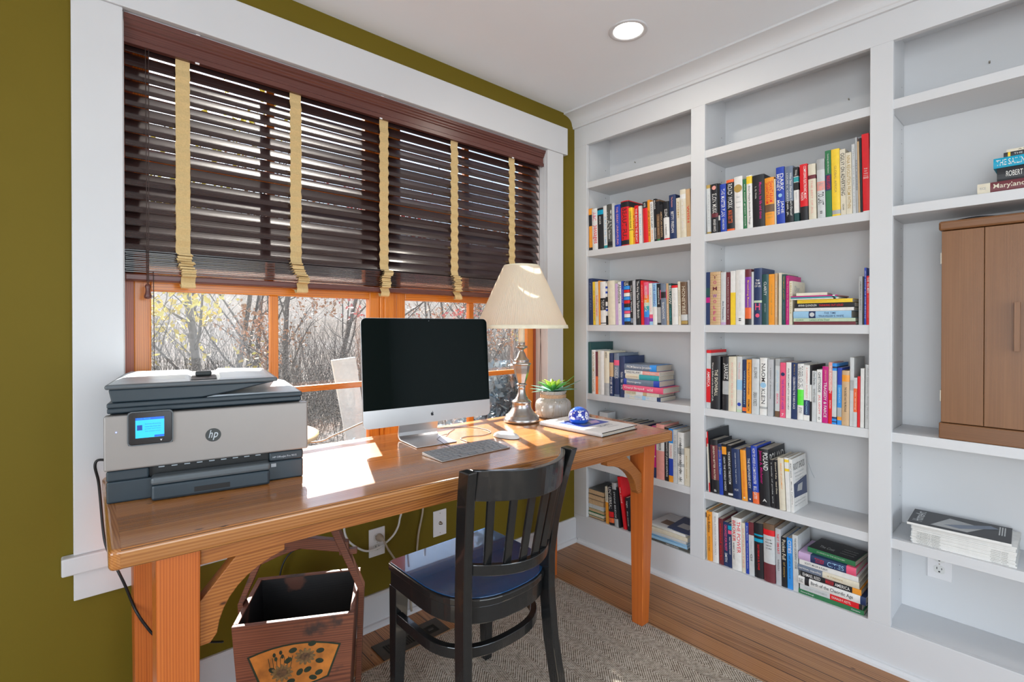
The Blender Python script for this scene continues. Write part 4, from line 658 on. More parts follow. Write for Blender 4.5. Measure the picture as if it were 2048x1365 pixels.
def art_root(b, mi, t, Hh, D, yo):
    y = -t + yo - .0006; w = mi('nv'); g = mi('dg'); lg = mi('gy')
    b.quad((.008,y,.055),(D-.004,y,.048),(D-.004,y,.120),(.008,y,.108), w)
    b.quad((.04,y-.0002,.075),(.09,y-.0002,.07),(.10,y-.0002,.10),(.05,y-.0002,.098), lg)
    put_text(b, 'ROOT SHOCK', (.012,y,Hh-.045), (1,0,0), (0,0,1), D-.03, .026, g, .005)
    for k in range(4): put_text(b, 'how tearing up neighborhoods', (.02+.004*k,y,Hh-.062-.013*k), (1,0,0), (0,0,1), D-.05-.008*k, .007, lg, .005)
    for k in range(2): put_text(b, 'Mindy Thompson Fullilove', (.015,y,.032-.012*k), (1,0,0), (0,0,1), D-.04, .006, lg, .005)
def art_poland(b, mi, t, Hh, D, yo):
    y = -t + yo - .0006; put_text(b, 'POLAND', (.012,y,Hh-.062), (1,0,0), (0,0,1), D-.025, .042, mi('wh'), .01)
def art_dior(b, mi, t, Hh, D, yo):
    y = -t + yo - .0006; put_text(b, 'Dior', (.025,y,Hh-.04), (1,0,0), (0,0,1), .05, .022, mi('gy'), .0)
cnt = {}; prev = {}; ROWHAS = {}
for r in BOOKS: ROWHAS[r[0]] = ROWHAS.get(r[0], 0) + 1
for (row, y0, y1, h, lean, col, bands, texts, desc, dd) in BOOKS:
    k = cnt.get(row, 0); cnt[row] = k + 1
    lim = BAY[0][0] if row[0] == 'L' else BAY[1][0]
    y0 = min(y0, lim - .001 - h*math.sin(R(max(lean, 0)))*(1 if k == 0 else 0), prev.get(row, 9) - .0003)
    end = (BAY[0][1] if row[0] == 'L' else BAY[1][1]) + .001
    y1 = max(min(y1, y0-.004), end); prev[row] = y1
    t = y0 - y1; cl = math.cos(R(lean)); tt = t*cl - .0002
    D = dd or rb.uniform(.128, .158)
    if row == 'L5' : D = .13
    hh = h/cl - (t*math.sin(R(lean)) if lean > 0 else 0)
    right = lean < 0
    art = {'white paperback with its cover showing': art_root, 'very thick black book reading poland': art_poland, 'cream paperback by the flat stack': art_dior}.get(desc)
    n_words = len(desc.split())
    lab = '%s, %s upright from left, %s' % (desc, ORD[k], SHN[row][0])
    if len(lab.split()) > 15: lab = '%s, %s from left, %s' % (desc, ORD[k], SHN[row][0])
    if len(lab.split()) > 16: lab = '%s, %s, %s' % (desc, ORD[k], SHN[row][0])
    book(tt, hh, D, col, bands, texts, (.0125 + rb.uniform(-.001, .003), (y1 if right else y0), SZ[row]+.0002), (R(-lean), 0, 0), lab, SHN[row][1], pivot_right=right, cover_art=art)
# books and magazines lying flat: (row, left y, right y, bottom z, thickness, depth, colour, bands, texts, description, yaw, x)
FLAT = [
('L4',-.320,-.524,.8095,.0195,.135,'lg',[(.15,.3,'cr'),(.5,.6,'lb'),(.9,1,'nv')],[('COLLECTED PIECES',.1,.7,'lb',.4)],'pale paperback at the base of the stack',0,.012),
('L4',-.321,-.514,.8293,.0175,.135,'cr',[(.35,.55,'wh'),(.55,.66,'tn')],[('WOODY ALLEN',.05,.33,'gd',.6)],'cream paperback second from the bottom of the stack',0,.012),
('L4',-.315,-.540,.8472,.0290,.150,'pk',[(0,1,'pk')],[('Cheryl Strayed',.05,.55,'wh',.45),('wild',.62,.76,'wh',.45)],'bright pink hardcover in the stack',0,.006),
('L4',-.318,-.516,.8766,.0295,.140,'sl',[(0,.08,'bl'),(.85,1,'bl')],[('Hemingway',.1,.5,'wh',.4),('Gioia',.35,.52,'lb',.22)],'dark blue hardcover in the stack',0,.012),
('L4',-.326,-.516,.9065,.0240,.135,'cr',[(.42,1,'tl')],[('THE WIDENING',.03,.38,'tn',.35)],'beige and teal paperback in the stack',0,.012),
('L4',-.321,-.516,.9309,.0175,.135,'wh',[(.53,1,'sal')],[('THINGS FALL APART',.04,.48,'bk',.6),('Chinua Achebe',.6,.9,'wh',.4)],'white and pink paperback in the stack',0,.012),
('L4',-.321,-.502,.9488,.0310,.140,'sl',[(.8,1,'sb')],[('FROM Beirut to Jerusalem',.08,.85,'wh',.5)],'blue grey paperback on top of the stack',0,.012),
('M3',-1.100,-1.302,1.1725,.0118,.140,'mr',[],[],'maroon book at the base of the stack',0,.014),
('M3',-1.098,-1.301,1.1846,.0125,.140,'pg',[],[('Letters of the Dead',.28,.6,'gn',.5),('Anna Mulder',.04,.18,'gn',.3)],'pale green paperback in the stack',0,.014),
('M3',-1.098,-1.289,1.1974,.0260,.130,'lb',[(.28,.40,'nv')],[('THE TIME',.55,.75,'nv',.28,.2),("TRAVELER'S WIFE",.45,.88,'nv',.28,-.22),('o',.29,.39,'lg',.8)],'light blue paperback in the stack',0,.014),
('M3',-1.101,-1.296,1.2237,.0120,.135,'wh',[],[('a good life',.2,.6,'lg',.3)],'white paperback in the stack',0,.014),
('M3',-1.103,-1.299,1.2360,.0172,.140,'bk',[],[('ANNA QUINDLEN',.06,.38,'wh',.55),('THINKING OUT LOUD',.42,.82,'rd',.45)],'black paperback with white and red capitals',0,.014),
('M3',-1.111,-1.292,1.2535,.0135,.135,'or',[(0,1,'ye')],[('the moonlit journal',.1,.55,'or',.4)],'yellow orange paperback in the stack',0,.014),
('M3',-1.093,-1.250,1.2673,.0045,.150,'wh',[(.9,.95,'bk')],[],'very thin white booklet in the stack',1.5,.006),
('M3',-1.093,-1.246,1.2720,.0048,.150,'tl',[(.9,.95,'bk')],[],'very thin teal booklet in the stack',2,.005),
('M3',-1.093,-1.248,1.2770,.0045,.150,'mg',[(.9,.95,'wh')],[],'very thin magenta booklet in the stack',1,.004),
('M3',-1.111,-1.212,1.2817,.0110,.150,'cr',[],[],'small cream book on top of the stack',9,.016),
('M6',-1.120,-1.331,.1475,.0165,.150,'gn',[],[('Personal Enough',.04,.25,'wh',.4),('Company',.82,.95,'wh',.4)],'dark green book at the base of the stack',0,.012),
('M6',-1.125,-1.326,.1643,.0205,.145,'lg',[(.5,.95,'rd'),(.95,1,'bk')],[('THE NEXT GOVERNMENT',.08,.46,'gy',.35),('DONALD F. KETTL',.53,.83,'wh',.4)],'grey and red hardcover in the stack',0,.012),
('M6',-1.120,-1.338,.1852,.0290,.155,'wh',[(.10,.17,'bk'),(.92,1,'nv')],[('Birth of the Chaordic Age',.2,.82,'bk',.55),('DEE HOCK',.01,.08,'dg',.5)],'white hardcover with black lettering in the stack',0,.010),
('M6',-1.128,-1.323,.2146,.0200,.140,'bk',[(.42,.56,'mr'),(.86,1,'or')],[('ISHMAEL REED',.03,.34,'wh',.6),('MIXING IT UP',.43,.56,'rd',.5),('AMERICA',.58,.82,'wh',.6)],'black paperback with an orange end in the stack',0,.012),
('M6',-1.117,-1.317,.2350,.0230,.140,'sl',[(.42,1,'cr')],[('serious, equality',.02,.4,'wh',.4),('a report',.5,.75,'gd',.3)],'grey blue and cream book in the stack',0,.012),
('M6',-1.122,-1.314,.2584,.0195,.140,'wh',[],[('SCOTT MILLER & PUBLIC',.1,.5,'bk',.35)],'white book with small lettering in the stack',0,.012),
('M6',-1.120,-1.308,.2783,.0285,.150,'pu',[(0,.22,'li'),(.22,.84,'nv'),(.84,1,'pk')],[('THIS IS NOW',.30,.46,'rd',.6),('CITIES',.52,.80,'lb',.6)],'purple and pink paperback in the stack',0,.010),
('R3',-1.620,-1.860,1.5725,.0305,.170,'cr',[(.12,.94,'mr')],[('Maryland History',.15,.7,'cr',.6),('RICE',.025,.08,'gy',.25)],'cream book with a maroon panel',0,.012),
('R3',-1.663,-1.860,1.6032,.0410,.140,'bk',[],[('ROBERT KANIGEL',.1,.5,'wh',.4)],'thick black book',0,.020),
('R3',-1.655,-1.850,1.6444,.0300,.145,'cy',[],[('THE SAILING OF NORMAN',.03,.8,'wh',.6)],'bright blue book with white capitals',-1,.016),
('R3',-1.677,-1.860,1.6746,.0130,.130,'bk',[(.05,.08,'ye')],[('THE BEAR WENT OVER',.12,.7,'lg',.4)],'thin dark book near the top',0,.020),
('R3',-1.683,-1.850,1.6878,.0080,.130,'cr',[],[('A Little Poem Book',.15,.7,'bk',.4)],'thin pale book on the very top',0,.020),
]
def flat(e, k, name='book', cat='book', group=None, label=None, pages='page'):
    row, ya, yb, z, t, D, col, bands, texts, desc, yaw, x = e
    rot = Euler((R(-90), 0, 0)).to_matrix(); rot = Euler((0, 0, R(yaw))).to_matrix() @ rot
    lab = label or '%s, flat, %s' % (desc, SHN[row][0])
    return book(t-.0003, ya-yb, D, col, bands, texts, (x, yb, z), rot.to_euler(), lab, group or SHN[row][1].replace('books', 'flat books'), name=name, cat=cat, pages=pages, hard=False if t < .02 else None)
for k, e in enumerate(FLAT): flat(e, k)
# the green covered book on top of the bottom stack, cover up
tb = flat(('M6',-1.144,-1.302,.3070,.0185,.125,'gn',[],[('JOURNEYS IN THE ECONOMY',.2,.8,'pg',.35)],'',-4,.022), 0, label='green spined black paperback on top of the flat stack, bottom of middle bay')
cb = MB().box(.0005, .1245, -.0185+.0, .0002-.0185, .001, .157, 0)
cb.v = [(x, y-.0004, z) for x, y, z in cb.v]
put_text(cb, 'The Cost', (.03,-.0192,.13), (0,0,-1), (1,0,0), .05, .022, 1)
for k in range(3): put_text(cb, 'a country in trouble', (.03+.022*k,-.0192,.06), (0,0,-1), (1,0,0), .045, .010, 1)
obj('front_cover', cb, [cmat('bk'), cmat('lg')], tb, world=False, recalc=False)
# pages-out stack at the bottom of the left bay: (z, thickness, page colour, cover colour)
for k, (z, t, pg, cv, d) in enumerate(((.1475,.0135,'tn','br','tan pages and a thin brown cover'),(.1614,.0180,'cr','gn','cream pages under a green cover'),(.1798,.0190,'tn','gn','tan pages with a dark green cover'),
        (.1992,.0225,'lg','cr','grey white pages'),(.2221,.0245,'tn','tn','worn tan pages'),(.2470,.0270,'tn','br','brown tinted pages'),(.2744,.0255,'tn','dg','tan pages and a near black cover'))):
    x0 = .014 + rb.uniform(0, .004); y0 = -.0885; y1 = -.187 + rb.uniform(-.003, .004)
    zt = z + t - .0004
    o = obj('book', MB().box(x0, x0+.16, y1, y0, z, z+.0016).box(x0, x0+.16, y1, y0, zt-.0016, zt).box(x0+.158, x0+.16, y1, y0, z+.0016, zt-.0016), cmat(cv))
    tag(o, 'pages-out book with %s, %s up in the corner stack' % (d, ORD[k]), 'book', 'pages-out books at the bottom of the left bay')
    obj('page_block', MB().box(x0+.002, x0+.1575, y1+.001, y0-.001, z+.0018, zt-.0018), plain('old_pages_%s' % pg, COL[pg], .8, var=.15, scale=200), o)
# papers and magazines in the bottom right of the left bay
PAP = [(.1475,.0115,'dg','magazine','dark and white glossy magazine at the base of the paper pile',-.455,-.674,0,[('AMERICAN BOOKS',.45,.75,'wh',.4)]),
 (.1592,.0110,'lb','booklet','light blue paper bundle low in the pile',-.452,-.660,1.5,[]),(.1704,.0100,'lb','booklet','pale blue paper bundle in the middle of the pile',-.457,-.657,-2,[]),
 (.1806,.0120,'lg','booklet','grey booklet under the cream pad',-.455,-.655,0,[]),(.1928,.0180,'cr','notepad','thick cream pad in the paper pile',-.450,-.662,1,[]),
 (.2110,.0120,'wh','folder','white folder above the cream pad',-.455,-.650,-3,[])]
for k, (z, t, c, nm, d, ya, yb, yaw, tx) in enumerate(PAP):
    flat(('L6', ya, yb, z, t, .172, c, [], tx, '', yaw, .010+.002*(k % 3)), k, name=nm, cat=nm, group='papers piled at the bottom of the left bay', label='%s, bottom of left bay' % d, pages='pagew')
for k, (pts, c, d) in enumerate((([(.012,-.462),(.18,-.470),(.175,-.60),(.015,-.585)], 'lg', 'white printed page with a small photo on top of the paper pile'),
                                 ([(.02,-.555),(.195,-.545),(.19,-.675),(.012,-.672)], 'nv', 'black and white leaflet lying crooked on top of the paper pile'))):
    z = .2235+.003*k; mb = MB().hexa([(x, y, z) for x, y in pts][::-1], [(x, y, z+.0025) for x, y in pts][::-1])
    cx = sum(p[0] for p in pts)/4; cy = sum(p[1] for p in pts)/4
    mb.quad((cx-.05,cy-.03,z+.0028),(cx-.045,cy+.03,z+.0028),(cx+.01,cy+.028,z+.0028),(cx+.005,cy-.032,z+.0028), 1)
    tag(obj('loose_page', mb, [cmat(c), cmat('gy' if k else 'br')], recalc=False), '%s, left bay' % d, 'paper', 'loose pages on the pile')
# fifth shelf, left bay: things mostly hidden behind the desk
for k, (ya, yb, hh, c, x, d) in enumerate(((-.215,-.245,.232,'lg',.03,'grey paperback whose top edge shows above the desk end'),(-.247,-.285,.236,'wh',.03,'white paperback whose top edge shows above the desk end'),(-.288,-.318,.234,'dg',.03,'dark book whose top edge shows above the desk end'),
      (-.320,-.356,.238,'gy',.03,'mid grey book whose top edge shows above the desk end'),(-.358,-.392,.240,'bk',.03,'black book whose top edge shows beside the desk corner'),(-.394,-.440,.240,'nv',.02,'navy book whose top edge shows at the desk corner'))):
    book(ya-yb-.0004, hh, .135, c, [], [], (x, ya, .4462), (0, 0, 0), d + ', left bay', 'books half hidden behind the desk end')
o = obj('card_box', MB().box(.10, .17, -.150, -.094, .4465, .700), M['pagew'], bevel=.001); tag(o, 'plain white card box in the left corner of the fifth shelf, left bay', 'box')

# magazines in the right bay
grp = 'magazines stacked in the right bay'
for k in range(12):
    z = .4485 + .0052*k; dy = rb.uniform(-.002, .002)
    flat(('R3', -1.461+dy, -1.709+dy, z, .0051, .165, 'wh', [(.0,.012,'lg')], [('THE MAGAZINE OF THE REGION', .06, .30, 'dg', .5), ('autumn issue', .78, .93, 'dg', .4)] if k < 8 else [], '', rb.uniform(-.4,.4), .016+rb.uniform(-.002,.002)), k,
         name='magazine', cat='magazine', group=grp, label='white spined magazine, %s from the bottom of the stack in the right bay' % ORD[k], pages='pagew')
mg = flat(('R3', -1.452, -1.700, .5112, .0075, .165, 'wh', [], [], '', 2.5, .013), 0, name='magazine', cat='magazine', group=grp, label='magazine with black photographic cover on top of the stack in the right bay', pages='pagew')
cb = MB().box(.0005, .1645, -.0080, -.0074, .001, .247, 0)
put_text(cb, 'Hopkins', (.10,-.0084,.235), (1,0,0), (0,0,1), .001, .001, 1)
put_text(cb, 'HomeArt', (.030,-.0084,.212), (1,0,0), (0,0,1), .115, .026, 1)
cb.quad((.02,-.0083,.19),(.02,-.0083,.10),(.10,-.0083,.06),(.13,-.0083,.15), 2)
cb.quad((.05,-.0085,.16),(.04,-.0085,.12),(.12,-.0085,.03),(.14,-.0085,.05), 3)
for k in range(3): cb.quad((.06,-.0085,.030-.006*k),(.15,-.0085,.030-.006*k),(.15,-.0085,.027-.006*k),(.06,-.0085,.027-.006*k), 1)
obj('front_cover', cb, [cmat('bk'), cmat('lg'), cmat('gy'), cmat('sl')], mg, world=False, recalc=False)
# ------------------------------------------------------------ desk
dk = thing('desk', 'long fir desk with curved leg braces standing under the window', 'desk', (-1.16, -.39, 0))
FL_, FR_, BL_, BR_ = (-2.027,-.655), (-.312,-.782), (-2.005,-.068), (-.235,-.100)
def lerp(a, b, t): return tuple(a[i] + (b[i]-a[i])*t for i in range(len(a)))
def quadslab(x0t, x1t, z0, z1, name, mat, bevel, rnd=(0,0,0,0)):
    f0, f1 = lerp(FL_, FR_, x0t), lerp(FL_, FR_, x1t); b0, b1 = lerp(BL_, BR_, x0t), lerp(BL_, BR_, x1t)
    pts = []
    for p, a, c, r in ((f0, b0, f1, rnd[0]), (f1, f0, b1, rnd[1]), (b1, f1, b0, rnd[2]), (b0, b1, f0, rnd[3])):
        p = Vector(p); a = Vector(a); c = Vector(c)
        if r:
            da = (a-p).normalized()*r; dc = (c-p).normalized()*r
            for k in range(5):
                t = k/4; pts.append(tuple(p + da*(1-t)**2 + dc*t**2))
        else: pts.append(tuple(p))
    return obj(name, MB().prism(pts, 'z', z0, z1), mat, dk, bevel=bevel, seg=4)
dt = quadslab(.003, .997, .7208, .7597, 'desktop', M['desk_top'], .012, (.012,.018,.018,.010))
A_ = math.atan2(FR_[1]-FL_[1], FR_[0]-FL_[0]); o3 = Vector((FL_[0], FL_[1]+.002, .7))   # give the boards a frame of their own along the front edge
Mt = Matrix.Translation(o3 - dk.location) @ Matrix.Rotation(A_, 4, 'Z'); dt.data.transform(Mt.inverted()); dt.location = o3 - dk.location; dt.rotation_euler = (0, 0, A_)
quadslab(0, .0150, .7205, .76, 'breadboard_end', M['desk_end'], .010, (.012,0,0,.010))
quadslab(.9870, 1, .7205, .76, 'breadboard_end', M['desk_end'], .010, (0,.018,.018,0))
def bar(a, bb, w, z0, z1):   # straight board between two plan points, thickness w to the back
    a = Vector(a); bb = Vector(bb); n = Vector((-(bb-a).y, (bb-a).x)).normalized()*w
    return MB().hexa([(a.x,a.y,z0),(bb.x,bb.y,z0),(bb.x+n.x,bb.y+n.y,z0),(a.x+n.x,a.y+n.y,z0)], [(a.x,a.y,z1),(bb.x,bb.y,z1),(bb.x+n.x,bb.y+n.y,z1),(a.x+n.x,a.y+n.y,z1)])
obj('apron', bar((-1.8805,-.640), (-.426,-.722), .024, .684, .7200), M['desk_rail'], dk, bevel=.002)
obj('apron', bar((-1.8805,-.120), (-.412,-.155), .022, .684, .7200), M['desk_rail'], dk, bevel=.002)
obj('apron', MB().box(-1.945, -1.922, -.584, -.1715, .684, .7200), M['desk_rail'], dk, bevel=.002)
obj('apron', MB().box(-.396, -.372, -.654, -.2055, .684, .7200), M['desk_rail'], dk, bevel=.002)
def leg(x0, x1, y0, y1, xb0, xb1, yb0, yb1, z0=0):
    b = MB().hexa([(xb0,yb0,z0),(xb1,yb0,z0),(xb1,yb1,z0),(xb0,yb1,z0)], [(x0,y0,.7203),(x1,y0,.7203),(x1,y1,.7203),(x0,y1,.7203)])
    obj('leg', b, M['desk_leg'], dk, bevel=.003)
leg(-1.955,-1.881,-.648,-.585, -1.953,-1.886,-.645,-.588)
leg(-1.948,-1.878,-.171,-.105, -1.943,-1.882,-.168,-.110)
leg(-.425,-.350,-.724,-.655, -.421,-.376,-.712,-.664, .0065)
leg(-.412,-.345,-.205,-.145, -.405,-.355,-.205,-.155)
def brace(poly, y0, y1): obj('brace', MB().prism([(z, x) for x, z in poly][::-1], 'y', y0, y1), M['desk_rail'], dk, bevel=.002)
def arc(p0, p1, p2, n=8):
    return [((1-t)**2*p0[0]+2*t*(1-t)*p1[0]+t*t*p2[0], (1-t)**2*p0[1]+2*t*(1-t)*p1[1]+t*t*p2[1]) for t in [i/n for i in range(n+1)]]
brace([(-1.8812,.517),(-1.862,.517)] + arc((-1.850,.532),(-1.838,.636),(-1.715,.666)) + [(-1.715,.6838),(-1.812,.6838),(-1.8812,.607)], -.636, -.606)
brace([(-.4252,.527),(-.448,.527)] + arc((-.458,.540),(-.480,.642),(-.640,.668)) + [(-.640,.6838),(-.525,.6838),(-.4252,.600)], -.712, -.682)

# ------------------------------------------------------------ printer
pr_ = thing('printer', 'grey and silver all-in-one inkjet printer with small touchscreen on the desk end', 'printer', (-1.80,-.385,.7602), R(-10.5))
def P_(name, mb, mat, bevel=0, parent=None, **k): return obj(name, mb, mat, parent or pr_, world=False, bevel=bevel, **k)
P_('base', MB().box(-.216,.205,.0,.325,.0,.050).box(-.216,-.136,.0,.325,.050,.0745).box(.1215,.205,.0,.325,.050,.0745).box(-.136,.1215,.09,.325,.050,.0745), M['pr_dark'], .004)
P_('output_slot', MB().box(-.1358,.1213,.012,.0895,.0502,.0742), M['slot'])
rl = MB()
for k in range(9): rl.box(-.118+.026*k, -.106+.026*k, .010, .0118, .0690, .0712)
P_('roller_row', rl, M['pr_top'])['kind'] = 'stuff'
P_('paper_tray', MB().box(-.130,.120,-.033,-.0003,.001,.0375), M['pr_dark'], .006)
P_('tray_lip', MB().box(-.131,.121,-.034,.0100,.0378,.0560), M['pr_mid'], .006)
P_('tray_notch', MB().box(-.045,.030,-.0336,-.0332,.010,.022), M['slot'])
tx = MB(); put_text(tx, 'HP OfficeJet Pro 9015', (.130,-.0006,.0575), (1,0,0), (0,0,1), .058, .0062, 0)
tx.box(.126,.138,-.0006,-.0004,.036,.045); P_('model_lettering', tx, M['pr_top'])
P_('body', MB().box(-.2125,.209,.0225,.33,.0750,.2035), M['pr_dark'], .004)
P_('front_panel', MB().box(-.219,.2155,-.009,.022,.0765,.2025), M['pr_silver'], .0035)
lg = MB().disc((-.005,-.0096,.138), .0170, (1,0,0), (0,0,1), 0, 32, .0165)
put_text(lg, 'h', (-.0150,-.0101,.1315), (1,0,0), (.22,0,1), .0072, .0190, 1, .02); put_text(lg, 'p', (-.0062,-.0101,.1255), (1,0,0), (.22,0,1), .0088, .0185, 1, .02)
P_('logo', lg, [M['pr_logo'], M['pr_top']], recalc=False)
P_('power_light', MB().disc((-.196,-.0094,.165), .0016, (1,0,0), (0,0,1), 0, 10), plain('blue_led', (.2,.25,1), .3, emit=3), recalc=False)
dsp = P_('display', MB().box(-.1745,-.088,-.0150,-.0093,.131,.209), M['blackp'], .0045)
def rrect(x0, x1, z0, z1, r, n=5):
    pts = []
    for cx, cz, a0 in ((x1-r,z0+r,-90),(x1-r,z1-r,0),(x0+r,z1-r,90),(x0+r,z0+r,180)):
        for k in range(n+1): a = R(a0+90*k/n); pts.append((cx+r*math.cos(a), cz+r*math.sin(a)))
    return pts
bz = MB(); oo = rrect(-.1752,-.0873,.1303,.2097,.009); ii = rrect(-.1728,-.0897,.1327,.2073,.007); n = len(oo)
bz.add([(x,-.0156,z) for x,z in oo]+[(x,-.0156,z) for x,z in ii]+[(x,-.010,z) for x,z in oo], [(k,(k+1)%n,n+(k+1)%n,n+k) for k in range(n)]+[(k,(k+1)%n,2*n+(k+1)%n,2*n+k) for k in range(n)])
P_('display_bezel', bz, M['pr_mid'], parent=dsp)
ui = MB().quad((-.160,-.0157,.148),(-.105,-.0157,.148),(-.105,-.0157,.195),(-.160,-.0157,.195), 0).quad((-.160,-.0159,.1895),(-.105,-.0159,.1895),(-.105,-.0159,.195),(-.160,-.0159,.195), 1).quad((-.124,-.0159,.1485),(-.105,-.0159,.1485),(-.105,-.0159,.153),(-.124,-.0159,.153), 1)
for k in range(4): put_text(ui, ['Remove all packing','materials from the','printer and close','the output cover'][k], (-.142,-.0159,.178-.0056*k), (1,0,0), (0,0,1), .030, .0030, 1, 0)
put_text(ui, 'Printer Message', (-.157,-.0161,.191), (1,0,0), (0,0,1), .026, .0026, 0, 0)
ui.quad((-.157,-.0159,.166),(-.147,-.0159,.166),(-.147,-.0159,.178),(-.157,-.0159,.178), 2)
put_text(ui, 'v', (-.113,-.0158,.138), (1,0,0), (0,0,1), .004, .004, 3, .02)
P_('touchscreen', ui, [plain('screen_cyan', (.02,.42,.80), .2, emit=.75), plain('screen_blue', (.01,.10,.55), .2, emit=.6), plain('screen_navy', (.01,.05,.30), .2, emit=.3), plain('screen_white', (.8,.8,.8), .2, emit=.5)], parent=dsp, recalc=False)
P_('scanner_bed', MB().box(-.2145,.201,.004,.335,.2062,.2185).box(-.2145,.203,.0,.34,.2187,.2305), M['pr_dark'], .003)
P_('scanner_lid', MB().hexa([(-.02,.006,.2307),(.199,.006,.2307),(.199,.336,.2307),(-.02,.336,.2307)], [(.0,.012,.2345),(.182,.014,.2325),(.182,.325,.2355),(.0,.325,.2365)]), M['pr_top'], .002)
fd = P_('document_feeder', MB().prism([(.2308,-.206),(.2308,-.030),(.2420,.040),(.2615,.136),(.2615,-.212)], 'y', .006, .31), M['pr_dark'], .003)
P_('feeder_rim', MB().box(-.2185,.1425,.0,.318,.2617,.2725), M['pr_mid'], .004, fd)
P_('feeder_cover', MB().hexa([(-.214,.005,.2727),(-.052,.005,.2727),(-.052,.312,.2727),(-.214,.312,.2727)], [(-.198,.055,.2770),(-.066,.055,.2765),(-.066,.300,.2800),(-.198,.300,.2805)]), M['pr_top'], .002, fd)
P_('document_tray', MB().hexa([(.004,.005,.2727),(.137,.005,.2727),(.137,.312,.2727),(.004,.312,.2727)], [(.012,.03,.2755),(.122,.03,.2765),(.128,.300,.2760),(.012,.300,.2810)]), M['pr_top'], .002, fd)
P_('feeder_slot', MB().box(-.0515,.0035,.030,.300,.2728,.2742), M['slot'], 0, fd)
P_('paper_guide', MB().box(-.044,-.006,.120,.150,.2744,.2870), M['pr_logo'], .004, fd)

# ------------------------------------------------------------ computer
im = thing('desktop_computer', 'silver all-in-one desktop computer with a dark screen on the desk', 'computer', (-1.107,-.30,.7602), R(-6))
T = Matrix.Translation((0,0,.068)) @ Matrix.Rotation(R(-4.2), 4, 'X') @ Matrix.Translation((0,0,-.068))
def I_(name, mb, mat, bevel=0, tilt=True, recalc=True, seg=2, parent=None):
    if tilt: mb.xf(T)
    return obj(name, mb, mat, parent or im, world=False, bevel=bevel, recalc=recalc, seg=seg)
hw = .2475
def ring(x0, x1, z0, z1, r, y): return [(x, y, z) for x, z in rrect(x0, x1, z0, z1, r, 6)]
b = MB(); r0 = ring(-hw,hw,.068,.436,.018,0); r1 = ring(-hw,hw,.068,.436,.018,.005); r2 = ring(-.20,.20,.10,.40,.05,.016); r3 = ring(-.08,.08,.16,.34,.04,.034); n = len(r0)
b.add(r0+r1+r2+r3, [tuple(range(n))] + [(k*n+i, k*n+(i+1)%n, (k+1)*n+(i+1)%n, (k+1)*n+i) for k in range(3) for i in range(n)] + [tuple(range(3*n,4*n))[::-1]])
hs = I_('housing', b, M['alu'])
g = [p for p in ring(-hw+.0012,hw-.0012,.068,.4350,.017,-.0012) if p[2] > .2]; g = sorted(g, key=lambda p: math.atan2(p[2]-.28, p[0]))
pts = [(-hw+.0012,-.0012,.1275),(hw-.0012,-.0012,.1275)] + [p for p in g]
b = MB(); n = len(pts); b.add(pts + [(x,-.0001,z) for x,y,z in pts], [tuple(range(n))] + [(k,(k+1)%n,n+(k+1)%n,n+k) for k in range(n)])
scn = I_('screen', b, M['screen'])
I_('camera_lens', MB().disc((0,-.0016,.4270), .0018, (1,0,0), (0,0,1), 0, 12), M['pr_mid'], recalc=False, parent=scn)
ap = [(0,.72),(.10,.78),(.24,.84),(.40,.80),(.52,.70),(.40,.58),(.36,.44),(.40,.28),(.54,.16),(.47,-.02),(.36,-.18),(.24,-.26),(.12,-.22),(0,-.19),(-.12,-.22),(-.25,-.26),(-.38,-.14),(-.50,.08),(-.55,.34),(-.50,.60),(-.36,.78),(-.20,.82)]
lf = [(.0,.88),(.02,1.04),(.12,1.18),(.26,1.24),(.25,1.08),(.16,.94)]
s_ = .0118; b = MB()
b.add([(.002+x*s_*.86,-.0005,.0925+z*s_*.92) for x,z in ap], [tuple(range(len(ap)))]).add([(.002+x*s_*.86,-.0005,.0925+z*s_*.92) for x,z in lf], [tuple(range(len(lf)))])
I_('logo', b, M['blackp'], recalc=False)
prof = [(-.070,0)] + [(-.069,.004),(.070,.0045)] + [(.082,.008),(.089,.016),(.088,.028),(.075,.075),(.058,.140),(.040,.215)]
inner = [(.034,.215),(.051,.140),(.068,.072),(.080,.026),(.080,.018)]
sect = [(-.070,0),(-.070,.0042),(.060,.0046),(.071,.0075),(.077,.014),(.078,.026),(.066,.072),(.049,.140),(.036,.200),(.046,.204),(.058,.142),(.075,.074),(.087,.027),(.086,.012),(.078,.003),(.066,0)]
I_('stand', MB().prism(sect, 'x', -.092, .062), M['alu'], .002, tilt=False)
# keyboard, mouse
kb = thing('keyboard', 'slim silver keyboard in front of the computer', 'keyboard', (-1.105,-.505,.7602), R(-.5))
obj('case', MB().prism([(-.057,0),(-.057,.0035),(.057,.0105),(.057,0)], 'x', -.135, .135), M['alu'], kb, world=False, bevel=.0012)
km = MB().box(-.0077,.0077,-.0073,.0073,0,.0016); kme = km.mesh('key', [M['keys']])
def key(x, y, w=1):
    o = bpy.data.objects.new('key', kme); C.objects.link(o); o.parent = kb; o.location = (x, y, .0037+(y+.057)*.0614+.0001); o.rotation_euler = (R(3.5), 0, 0); o.scale = (w, 1, 1)
for rw in range(5):
    y = .044 - .0178*rw; cnt_ = 14 if rw < 4 else 0
    for k in range(cnt_): key(-.1235+.0190*k, y)
for x, w in ((-.1235,1),(-.1045,1),(-.0855,1),(-.0645,1.2),(-.005,4.8),(.056,1.2),(.0785,1),(.0985,1),(.1185,1)): key(x, -.0272, w)
for k in range(8): key(-.1140+.0326*k, -.0450+.0, 1.6)
ms = MB(); NR = 10; NSg = 20; vs = []
